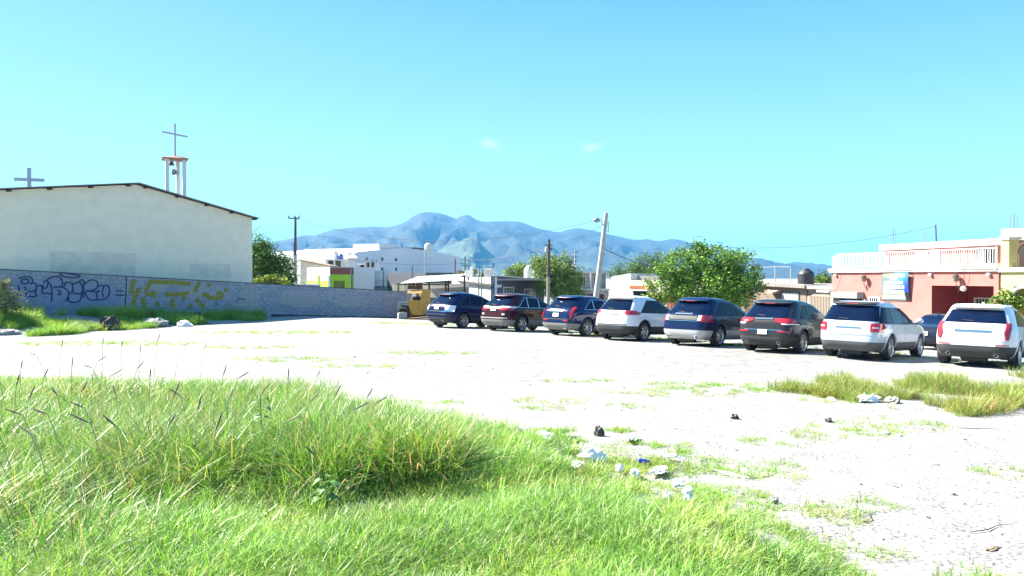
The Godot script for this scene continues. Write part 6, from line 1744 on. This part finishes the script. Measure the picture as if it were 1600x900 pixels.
# loose gravel over the dust
func build_gravel() -> void:
	var sm := []
	for k in 3: sm.append(lump(1500 + k, Vector3(0.5, 0.32, 0.42), 0.5, 0.6).mesh())
	var root := thing("gravel", "loose pale gravel and grit strewn over the lot", "gravel")
	root.set_meta("kind", "stuff")
	var spots := []
	for k in 5200:
		var d := 5.5 + 26.0 * pow(rng.randf(), 1.6)
		var x := rng.randf_range(-0.68 * d, 0.70 * d)
		if inside(Vector2(x, d), LAWN): continue
		var t := rng.randf_range(0.10, 0.42)
		spots.append([Vector2(x, d), 0.008 + 0.05 * pow(rng.randf(), 5.0), 0.5, Color(t, t * 0.97, t * 0.92)])
	for o in scatter(root, "pebbles", sm, spots):
		o.material_override = pebble()

func pebble() -> StandardMaterial3D:
	var m := mat("pebble", Color(1, 1, 1), 0.9)
	m.vertex_color_use_as_albedo = true
	return m

# a stalk that ends in a fuzzy purple spike
func build_stalks() -> void:
	var head := mat("seed_head", C(0.135, 0.085, 0.095), 0.95)
	var pale := mat("seed_head_pale", C(0.34, 0.25, 0.20), 0.95)
	var stem := mat("stem", C(0.24, 0.28, 0.12), 0.8)
	# tip: [x, height, depth] and which way the spike nods
	var tips := [[-9.94, 0.90, 16.28, -1.0], [-10.13, 0.97, 17.20, 0.1], [-9.17, 1.03, 17.20, 0.1], [-8.68, 0.97, 17.04, 0.0], [-7.78, 0.98, 16.01, 0.1], [-7.98, 1.07, 17.20, 0.3], [-7.46, 1.00, 17.20, 0.9], [-7.33, 1.02, 12.81, 0.2], [-8.04, 0.90, 14.73, 0.8], [-7.40, 0.90, 13.74, -1.0], [-6.26, 1.05, 11.76, 0.8], [-7.83, 0.94, 11.82, -0.6], [-6.96, 1.02, 10.76, 0.3], [-5.59, 0.95, 8.95, -1.0], [-5.27, 0.98, 8.88, -1.0], [-5.33, 0.88, 9.77, -0.9], [-5.25, 0.98, 7.95, -1.0], [-4.38, 1.02, 8.15, -0.9], [-4.17, 0.95, 8.20, -0.7], [-4.91, 0.76, 7.50, -0.9], [-4.67, 0.98, 7.62, -0.8], [-6.94, 0.91, 17.20, 0.4], [-4.22, 1.00, 11.58, 0.8], [-4.57, 0.97, 12.04, 0.2], [-3.53, 0.91, 12.10, 0.1], [-3.32, 0.86, 12.82, 0.4], [-1.90, 1.02, 8.73, 0.9], [-4.41, 0.94, 10.37, -0.8], [-3.64, 0.99, 8.83, 0.2], [-2.47, 1.03, 8.06, 0.9], [-1.88, 0.77, 7.50, -0.6], [-8.10, 1.03, 12.65, 0.2], [-7.51, 0.93, 12.20, 0.3], [-5.88, 1.01, 10.40, 0.4], [-5.72, 0.94, 12.11, 0.1], [-4.29, 1.04, 9.58, 0.3], [-6.30, 1.03, 12.73, 0.5], [-6.32, 0.87, 10.79, -0.4], [-3.79, 0.88, 10.13, 0.3], [-3.53, 0.89, 10.62, 0.5], [-2.47, 1.04, 8.99, 0.6], [-6.30, 0.94, 9.94, 0.3], [-5.23, 0.98, 10.15, -0.3], [-3.84, 0.91, 8.46, 0.5], [-3.06, 0.95, 7.84, 0.3], [-2.42, 0.93, 10.38, 0.4], [-1.98, 0.92, 10.24, 0.4], [-1.76, 0.97, 9.41, 0.8]]
	for q in tips:
		var o := thing("seed_stalk", "grass stalk whose purplish seed spike nods to the left" if q[3] < -0.3 else ("grass stalk whose purplish seed spike leans to the right" if q[3] > 0.3 else "grass stalk holding its purplish seed spike upright"), "grass stalk", Vector3(q[0], ground_y(q[0], -q[2]) - 0.02, -q[2]), 0.0, "seed stalks rising from the foreground meadow")
		var h: float = q[1]
		var nod: float = q[3]
		var side := rng.randf_range(-0.2, 0.2)
		var top := Vector3(nod * 0.10, h * 0.84, side * 0.3)
		var b := MB.new()
		b.tube([Vector3(-nod * 0.12, 0, 0), Vector3(-nod * 0.04, h * 0.45, side * 0.1), top], [0.0065, 0.0055, 0.005], 5)
		part(o, "stem", b, stem)
		b = MB.new()
		var len := rng.randf_range(0.13, 0.21) * (h / 0.95 + 0.1)
		var dir := Vector3(nod, 1.0 - absf(nod) * 0.62, side).normalized()
		var e := top + dir * len
		b.tube([top, top.lerp(e, 0.2), top.lerp(e, 0.55) + Vector3(nod * 0.004, -0.002, 0), top.lerp(e, 0.85), e + Vector3(nod * 0.01, -0.01, 0)], [0.003, 0.008, 0.0095, 0.0075, 0.002], 6)
		var r := RandomNumberGenerator.new(); r.seed = int(q[0] * 100.0)
		for k in 46: # bristles
			var c := top.lerp(e, r.randf_range(0.05, 0.95))
			var w := Vector3(r.randfn(), r.randfn(), r.randfn()).normalized() * 0.015 + dir * 0.012
			var s := w.cross(Vector3(r.randfn(), r.randfn(), r.randfn())).normalized() * 0.0013
			b.tri(c - s, c + s, c + w)
		part(o, "seed_spike", b, pale if rng.randf() < 0.35 else head)

# crumpled sheet or bag: a closed lumpy shell
func lump(sd: int, size: Vector3, rough: float, sharp := 0.0) -> MB:
	var n := FastNoiseLite.new(); n.seed = sd; n.frequency = 1.6; n.fractal_octaves = 3
	var b := MB.new()
	var rows := []
	for i in 9:
		var th := PI * i / 8.0
		var r := PackedVector3Array()
		for j in 15:
			var ph := TAU * (j % 14) / 14.0
			var d := Vector3(sin(th) * cos(ph), cos(th), sin(th) * sin(ph))
			var k := 1.0 + rough * n.get_noise_3d(d.x * 1.3, d.y * 1.3, d.z * 1.3) + sharp * (absf(n.get_noise_3d(d.x * 3.0 + 9.0, d.y * 3.0, d.z * 3.0)) - 0.2)
			var p := d * k
			p.y = maxf(p.y, -0.55)
			r.append(Vector3(p.x * size.x, (p.y + 0.55) * size.y, p.z * size.z))
		rows.append(r)
	b.grid(rows, Vector3(0, size.y * 0.5, 0))
	# faceted like torn paper or broken stone
	var f := MB.new()
	for t in range(0, b.ix.size(), 3):
		var a := b.v[b.ix[t]]; var c := b.v[b.ix[t + 1]]; var d := b.v[b.ix[t + 2]]
		if (c - a).cross(d - a).length() > 1e-9: f.tri(a, c, d)
	return f

func build_litter() -> void:
	var paper := mat("litter_white", C(0.72, 0.72, 0.71), 0.7)
	var grey := rough_mat("litter_grey", C(0.42, 0.41, 0.39), 141, 0.4, 0.6, 1.0)
	var dark := mat("litter_dark", C(0.035, 0.034, 0.036), 0.5)
	var tan := rough_mat("litter_tan", C(0.36, 0.27, 0.18), 142, 0.4, 0.6, 1.0)
	var stone := rough_mat("rubble", C(0.40, 0.39, 0.37), 143, 0.5, 0.6, 1.0)
	var items := [
		["plastic_bag", "crumpled white plastic bag where the meadow meets the dust", "bag", 0.47, 10.95, 0.13, 0.07, 0.09, 0, "litter left in the turf"],
		["plastic_bag", "large white bag lying half in the grass left of the blue bottle", "bag", 1.03, 9.70, 0.15, 0.09, 0.09, 0, ""],
		["plastic_bag", "thin greyish bag sunk into the grass edge", "bag", 0.80, 9.30, 0.10, 0.05, 0.07, 0, ""],
		["plastic_sheet", "long white plastic sheet flat behind the blue bottle", "litter", 1.72, 11.0, 0.20, 0.03, 0.08, 0, ""],
		["torn_paper", "white torn paper just below the blue bottle", "paper", 1.76, 9.18, 0.17, 0.03, 0.08, 0, ""],
		["foam_cup", "round white foam piece in front of the blue bottle", "litter", 1.44, 8.98, 0.065, 0.05, 0.055, 0, ""],
		["foam_scrap", "small white scrap left of the round foam piece", "litter", 1.29, 9.20, 0.05, 0.05, 0.045, 0, ""],
		["torn_paper", "folded white paper in turf right of the blue bottle", "paper", 2.05, 9.87, 0.09, 0.03, 0.05, 0, ""],
		["plastic_bag", "white bag among low grass nearest the viewer", "bag", 0.75, 7.58, 0.075, 0.07, 0.06, 0, ""],
		["foam_scrap", "white scrap beside the nearest white bag", "litter", 0.88, 7.56, 0.06, 0.03, 0.04, 0, ""],
		["plastic_cup", "white cup lying beside dark scraps in the turf", "cup", 1.82, 7.98, 0.065, 0.08, 0.055, 0, ""],
		["torn_paper", "white paper strip between the cup and the round foam", "paper", 1.86, 8.50, 0.09, 0.025, 0.04, 0, ""],
		["torn_paper", "thin white strip behind the cup", "paper", 1.64, 8.05, 0.07, 0.03, 0.03, 0, ""],
		["torn_paper", "narrow white strip deep in the low grass", "paper", 1.24, 7.36, 0.03, 0.05, 0.05, 0, ""],
		["plastic_sheet", "flat pale sheet on bare dust right of the turf", "litter", 2.62, 9.15, 0.22, 0.015, 0.06, 0, ""],
		["dark_scrap", "black upright rag at the meadow's far corner", "rag", 1.30, 11.5, 0.08, 0.10, 0.05, 2, ""],
		["dark_scrap", "low dark scraps left of the black rag", "litter", 0.92, 11.15, 0.16, 0.03, 0.04, 2, ""],
		["dark_scrap", "thin dark bent scrap right of the white sheet", "litter", 1.76, 11.05, 0.11, 0.012, 0.03, 2, ""],
		["dark_scrap", "black curl of rubber in front of the cup", "litter", 1.88, 7.88, 0.06, 0.025, 0.03, 2, ""],
		["rubble_stone", "pale rubble stone at the left of the bagged litter", "stone", 0.22, 10.45, 0.12, 0.08, 0.09, 4, ""],
		["rubble_stone", "flat broken stone below the white bag at the dust edge", "stone", 0.42, 10.35, 0.10, 0.05, 0.07, 4, ""],
		["rubble_stone", "broken concrete lump in the turf right of the narrow strip", "stone", 1.62, 7.25, 0.10, 0.05, 0.07, 4, ""],
		["rubble_stone", "pale stone beside the broken concrete lump", "stone", 1.92, 7.35, 0.09, 0.05, 0.06, 4, ""],
		["rubble_stone", "grey stone on the bare dust in the middle right", "stone", 2.72, 7.97, 0.05, 0.035, 0.04, 4, ""],
		["rubble_stone", "grey stone on dust below the flat sheet", "stone", 2.66, 7.16, 0.06, 0.03, 0.05, 4, ""],
		["flat_stick_bark", "brown piece of bark lying on the dust at lower right", "bark", 4.22, 6.72, 0.09, 0.012, 0.03, 3, ""],
		["plastic_bag", "white litter bag in front of the dry clump", "bag", 6.75, 14.5, 0.20, 0.09, 0.12, 0, ""],
		["plastic_bag", "greyish bag right of the white one by the dry clump", "bag", 7.12, 14.4, 0.17, 0.07, 0.12, 1, ""],
		["torn_paper", "white paper left of the bags by the dry clump", "paper", 6.15, 14.8, 0.12, 0.04, 0.08, 0, ""],
		["torn_paper", "small paper on the dark dirt patch", "paper", 5.60, 11.5, 0.06, 0.03, 0.05, 0, ""],
		["foam_scrap", "second scrap on the dark dirt patch", "litter", 5.75, 11.4, 0.045, 0.025, 0.04, 0, ""],
		["dark_scrap", "dark stone on the dust left of the dark patch", "stone", 3.75, 12.9, 0.06, 0.05, 0.05, 2, ""],
		["dark_scrap", "second dark stone nearer the dark patch", "stone", 5.2, 12.6, 0.06, 0.05, 0.05, 2, ""]]
	var sd := 900
	for q in items:
		sd += 1
		var o := lump(sd, Vector3(q[5], q[6], q[7]), 0.75 if q[8] != 4 else 0.45, 0.9)
		var m := part(self, q[0], o, [paper, grey, dark, tan, stone][q[8]], Vector3(q[3], ground_y(q[3], -q[4]) + (0.05 if q[8] == 0 and q[3] < 2.2 else 0.0), -q[4]))
		m.rotation.y = rng.randf() * TAU
		tag(m, q[1], q[2], q[9])
	# blue bottle
	var bo := thing("blue_bottle", "small bright blue plastic bottle lying in the turf", "bottle", Vector3(1.65, ground_y(1.65, -9.62) + 0.06, -9.62), 12.0)
	var bb := MB.new()
	bb.lathe([Vector2(0.0, -0.075), Vector2(0.024, -0.073), Vector2(0.027, -0.06), Vector2(0.027, 0.035), Vector2(0.012, 0.06), Vector2(0.011, 0.07)], 14, Transform3D(Basis(Vector3(0, 1, 0), Vector3(1, -0.12, 0), Vector3(0, 0, 1)), Vector3.ZERO))
	part(bo, "bottle_body", bb, mat("bottle_blue", C(0.01, 0.05, 0.55), 0.25))
	bb = MB.new()
	bb.lathe([Vector2(0.0, 0.095), Vector2(0.014, 0.094), Vector2(0.014, 0.068)], 12, Transform3D(Basis(Vector3(0, 1, 0), Vector3(1, -0.12, 0), Vector3(0, 0, 1)), Vector3.ZERO))
	part(bo, "cap", bb, mat("cap_dark", C(0.02, 0.02, 0.03), 0.5))
	# twigs on the dust
	var twigs := [["thin dry twig on the dust at the right edge", 4.5, 7.2, 0.55, 0.4], ["crooked twig beside the dark patch", 7.2, 11.9, 0.5, -0.3], ["fine twig lying across the bare dust, middle right", 3.5, 7.5, 0.4, 0.9], ["twig half buried near the flat sheet", 2.9, 9.0, 0.35, 0.2]]
	for q in twigs:
		var y := ground_y(q[1], -q[2])
		var t := MB.new()
		t.tube([Vector3(-q[3] * 0.5, 0.008, 0), Vector3(-q[3] * 0.15, 0.014, 0.03), Vector3(q[3] * 0.2, 0.012, -0.02), Vector3(q[3] * 0.5, 0.02, 0.02)], [0.004, 0.006, 0.005, 0.002], 5)
		var o := part(self, "dry_twig", t, mat("twig", C(0.10, 0.075, 0.055), 0.9), Vector3(q[1], y, -q[2]))
		o.rotation.y = q[4]
		tag(o, q[0], "twig")
	# rubbish piles by the wall
	var piles := [["rubble_heap", "dark heap of brush and earth at the wall's foot", "heap", -18.1, 34.6, 0.42, 0.45, 0.35, rough_mat("brush_dark", C(0.10, 0.085, 0.075), 144, 0.5, 0.4, 1.0)], ["rubble_heap", "pale heap of broken concrete by the wall below the equals sign", "heap", -17.0, 36.6, 0.60, 0.30, 0.45, stone], ["rubble_heap", "brown low brush left of the dark heap", "heap", -19.2, 33.8, 0.75, 0.25, 0.5, rough_mat("brush_brown", C(0.17, 0.15, 0.10), 145, 0.5, 0.5, 1.0)], ["rubble_heap", "white sack of rubble in the weeds under the yellow letters", "sack", -15.9, 37.2, 0.4, 0.22, 0.3, paper], ["rubble_heap", "small pale rubble on the weeds at the far left", "rubble", -20.7, 31.6, 0.5, 0.18, 0.4, stone]]
	for q in piles:
		sd += 1
		var o := thing(q[0], q[1], q[2], Vector3(q[3], ground_y(q[3], -q[4]) - 0.06, -q[4]), rng.randf() * 360.0)
		part(o, "mound", lump(sd, Vector3(q[5], q[6], q[7]), 0.35, 0.5), q[8])
		for k in 26:
			sd += 1
			var a := rng.randf() * TAU
			var at := Vector3(cos(a) * q[5] * rng.randf_range(0.3, 1.1), q[6] * rng.randf_range(0.0, 0.55), sin(a) * q[7] * rng.randf_range(0.3, 1.1))
			if at.length() > q[5] * 0.8: at.y = 0.0
			part(o, "chunk", lump(sd, Vector3(0.12, 0.07, 0.09) * rng.randf_range(0.4, 1.5), 0.5, 0.8), q[8] if k % 3 else stone, at)
	# broad leaved weeds standing in the meadow
	var weeds := [["broad leaved weed standing tall in the middle of the meadow", -3.05, 9.3, 0.95], ["low broad leaved weed at the shaded right of the tall grass", -1.85, 7.6, 0.42]]
	for q in weeds:
		var o := thing("broadleaf_weed", q[0], "weed", Vector3(q[1], ground_y(q[1], -q[2]) - 0.02, -q[2]))
		var t := MB.new()
		t.tube([Vector3(0, 0, 0), Vector3(0.02, q[3] * 0.5, 0.01), Vector3(0.0, q[3], 0.0)], [0.012, 0.009, 0.004], 6)
		part(o, "stem", t, mat("weed_stem", C(0.10, 0.14, 0.05), 0.8))
		for k in 11:
			var a := k * 2.4
			var y: float = q[3] * (0.45 + 0.05 * k)
			var dir := Vector3(cos(a), 0.1, sin(a)).normalized()
			var sd2 := Vector3(-dir.z, 0, dir.x)
			var L := 0.15 - 0.004 * k
			var lf := MB.new()
			var base := Vector3(0.01, y, 0)
			var g := [PackedVector3Array(), PackedVector3Array(), PackedVector3Array()]
			for s in 6:
				var u := s / 5.0
				var w := sin(PI * pow(u, 0.8)) * 0.052
				var c := base + dir * (0.03 + L * u) + Vector3.UP * (0.03 * u - 0.10 * u * u)
				g[0].append(c - sd2 * w + Vector3.UP * w * 0.25); g[1].append(c); g[2].append(c + sd2 * w + Vector3.UP * w * 0.25)
			lf.grid(g, base + Vector3.DOWN)
			var lm := mat("weed_leaf", C(0.07, 0.16, 0.04), 0.6)
			lm.backlight_enabled = true; lm.backlight = Color(0.25, 0.35, 0.12)
			part(o, "leaf", lf, lm)

func build_truck_and_sedan() -> void:
	# cab of an old yellow lorry beside the wall's end
	var o := thing("yellow_truck_cab", "derelict yellow truck cab with missing nose at the end of the wall", "truck", Vector3(-6.45, ground_y(-6.45, -52.0) - 0.02, -52.0), -18.0)
	var yel := rough_mat("cab_yellow", C(0.62, 0.34, 0.05), 151, 1.2, 0.75, 1.0, 0.6)
	var rust := rough_mat("rust", C(0.22, 0.085, 0.03), 152, 0.6, 0.5, 1.0)
	var dark := mat("cab_dark", C(0.02, 0.02, 0.022), 0.7)
	var steel := mat("bare_steel", C(0.42, 0.43, 0.45), 0.45, 0.5)
	var b := MB.new()
	b.hexa([Vector3(-0.15, 0.32, -0.9), Vector3(0.62, 0.32, -0.9), Vector3(0.62, 0.32, 0.5), Vector3(-0.15, 0.32, 0.5), Vector3(-0.45, 1.28, -0.9), Vector3(0.62, 1.28, -0.9), Vector3(0.62, 1.28, 0.5), Vector3(-0.45, 1.28, 0.5)])
	part(o, "cab_body", b, yel)
	B(o, "rear_pillar", 0.52, 1.28, -0.9, 0.62, 1.78, 0.5, yel)
	for z in [-0.9, 0.42]: B(o, "front_pillar", -0.44, 1.28, z, -0.37, 1.78, z + 0.08, yel)
	B(o, "window_sill", -0.42, 1.282, 0.40, 0.5, 1.31, 0.53, yel)
	B(o, "seat_and_interior", -0.2, 1.0, -0.7, 0.5, 1.55, 0.2, dark)
	B(o, "steering_wheel", -0.34, 1.32, -0.2, -0.24, 1.5, 0.2, mat("pale_vinyl", C(0.5, 0.5, 0.52), 0.6))
	b = MB.new()
	b.hexa([Vector3(-0.46, 1.78, -0.94), Vector3(0.66, 1.78, -0.94), Vector3(0.66, 1.78, 0.54), Vector3(-0.46, 1.78, 0.54), Vector3(-0.40, 1.98, -0.85), Vector3(0.60, 2.04, -0.85), Vector3(0.60, 2.04, 0.45), Vector3(-0.40, 1.98, 0.45)])
	part(o, "cab_roof", b, yel)
	for k in 4: B(o, "roof_rack_slat", -0.42 + k * 0.27, 2.05, 0.36, -0.22 + k * 0.27, 2.44 + 0.04 * (k % 2), 0.42, rust)
	B(o, "roof_rack_board", -0.44, 2.06, 0.425, 0.64, 2.26, 0.46, rust)
	B(o, "door_seam", 0.40, 0.36, 0.502, 0.415, 1.26, 0.508, rust)
	b = MB.new(); b.hexa([Vector3(-0.30, 0.12, -0.9), Vector3(0.1, 0.12, -0.9), Vector3(0.1, 0.12, 0.51), Vector3(-0.30, 0.12, 0.51), Vector3(-0.30, 0.5, -0.9), Vector3(-0.17, 0.5, -0.9), Vector3(-0.17, 0.5, 0.51), Vector3(-0.30, 0.5, 0.51)])
	part(o, "rusty_step", b, rust)
	b = MB.new()
	for z in [-0.6, 0.35]:
		b.beam(Vector3(-1.15, 0.0, z), Vector3(-1.10, 1.18, z), 0.07, 0.07); b.beam(Vector3(-1.12, 1.16, z), Vector3(-0.42, 1.2, z), 0.06, 0.06); b.beam(Vector3(-1.12, 0.5, z), Vector3(-0.25, 0.42, z), 0.05, 0.05)
	b.beam(Vector3(-1.12, 1.16, -0.6), Vector3(-1.12, 1.16, 0.35), 0.06, 0.06)
	b.beam(Vector3(-1.6, 0.0, -0.4), Vector3(-1.6, 1.15, -0.4), 0.05, 0.05)
	part(o, "nose_frame", b, steel)
	B(o, "engine_block", -1.0, 0.2, -0.5, -0.42, 0.95, 0.25, dark)
	B(o, "chassis", -1.2, 0.12, -0.45, 3.2, 0.30, -0.25, dark); B(o, "chassis", -1.2, 0.12, 0.1, 3.2, 0.298, 0.3, dark)
	for q in [[-0.75, 0.45], [2.4, 0.45], [2.4, -0.75]]:
		wheel(o, Vector3(q[0], 0.42, q[1]), 1.0, 0.42, 5, rust)
		o.get_child(o.get_child_count() - 1).rotation_degrees = Vector3(90, 0, 0)
	var pl := thing("rust_plank", "rusty brown sheet lying in front of the truck cab", "sheet metal", Vector3(-6.2, ground_y(-6.2, -50.7) + 0.06, -50.7), 12.0)
	b = MB.new(); b.hexa([Vector3(-1.1, -0.08, -0.4), Vector3(0.9, 0.10, -0.4), Vector3(0.9, 0.10, 0.4), Vector3(-1.1, -0.08, 0.4), Vector3(-1.1, 0.0, -0.4), Vector3(0.9, 0.16, -0.4), Vector3(0.9, 0.16, 0.4), Vector3(-1.1, 0.0, 0.4)])
	part(pl, "bent_sheet", b, rust)
	var cb := thing("concrete_block", "pale concrete block on the ground before the truck's frame", "block", Vector3(-7.2, ground_y(-7.2, -50.4) - 0.02, -50.4), 20.0)
	B(cb, "block_body", -0.28, 0, -0.2, 0.28, 0.42, 0.2, rough_mat("concrete", C(0.36, 0.36, 0.35), 84, 2.0))
	B(cb, "chipped_top", -0.2, 0.42, -0.15, 0.15, 0.47, 0.12, rough_mat("concrete", C(0.36, 0.36, 0.35), 84, 2.0))
	# dark saloon parked across the street, seen between the two nearest cars
	var low := [[0.22, -0.95, 3.55, 0.78, 6.0], [0.32, -1.05, 3.66, 0.86, 6.4], [0.50, -1.08, 3.70, 0.90, 6.4], [0.70, -1.04, 3.62, 0.90, 6.2], [0.84, -0.95, 3.30, 0.89, 6.0], [0.92, -0.80, 2.70, 0.87, 5.6], [1.0, -0.40, 2.20, 0.83, 5.2], [1.15, 0.0, 1.80, 0.76, 5.0], [1.30, 0.32, 1.45, 0.68, 4.8], [1.38, 0.45, 1.20, 0.60, 4.4], [1.425, 0.60, 1.0, 0.48, 4.0], [1.44, 0.70, 0.92, 0.34, 3.6]]
	var s := {"keys": low, "wb": 2.66, "hw": 0.90, "clad": 0.30, "belt": 0.95, "glass_top": 1.32, "dpillar": 0.45, "quarter": 0.45, "bpillar": 1.05, "rear_glass": [0.99, 0.66, 1.33, 0.52], "spokes": 5, "wheel_r": 0.32, "plate": 0.62,
		"label": "dark blue saloon seen between the silver and the nearest white SUV", "paint_name": "saloon_blue", "paint": C(0.012, 0.016, 0.030),
		"lamps": [["tail_lamp", [[0.66, 0.50, 0, -0.70], [0.82, 0.50, 0, -0.62]], "r", 0.016]]}
	var sa := make_suv(s)
	sa.name = numbered("parked_saloon"); sa.set_meta("group", "")
	sa.remove_meta("group")
	for c in sa.get_children():
		if String(c.name).begins_with("roof_spoiler") or String(c.name).begins_with("rear_wiper") or String(c.name).begins_with("high_brake"):
			sa.remove_child(c); c.free()
	place_car(sa, Vector2(17.0, 31.0), -132.0 + 180.0, 2.66)

func _ready() -> void:
	rng.seed = 12345
	setup_light()
	build_ground()
	build_hills()
	build_wall()
	build_chapel()
	build_red_house()
	build_town()
	build_poles()
	build_trees()
	build_cars()
	build_truck_and_sedan()
	build_grass()
	build_gravel()
	build_stalks()
	build_litter()
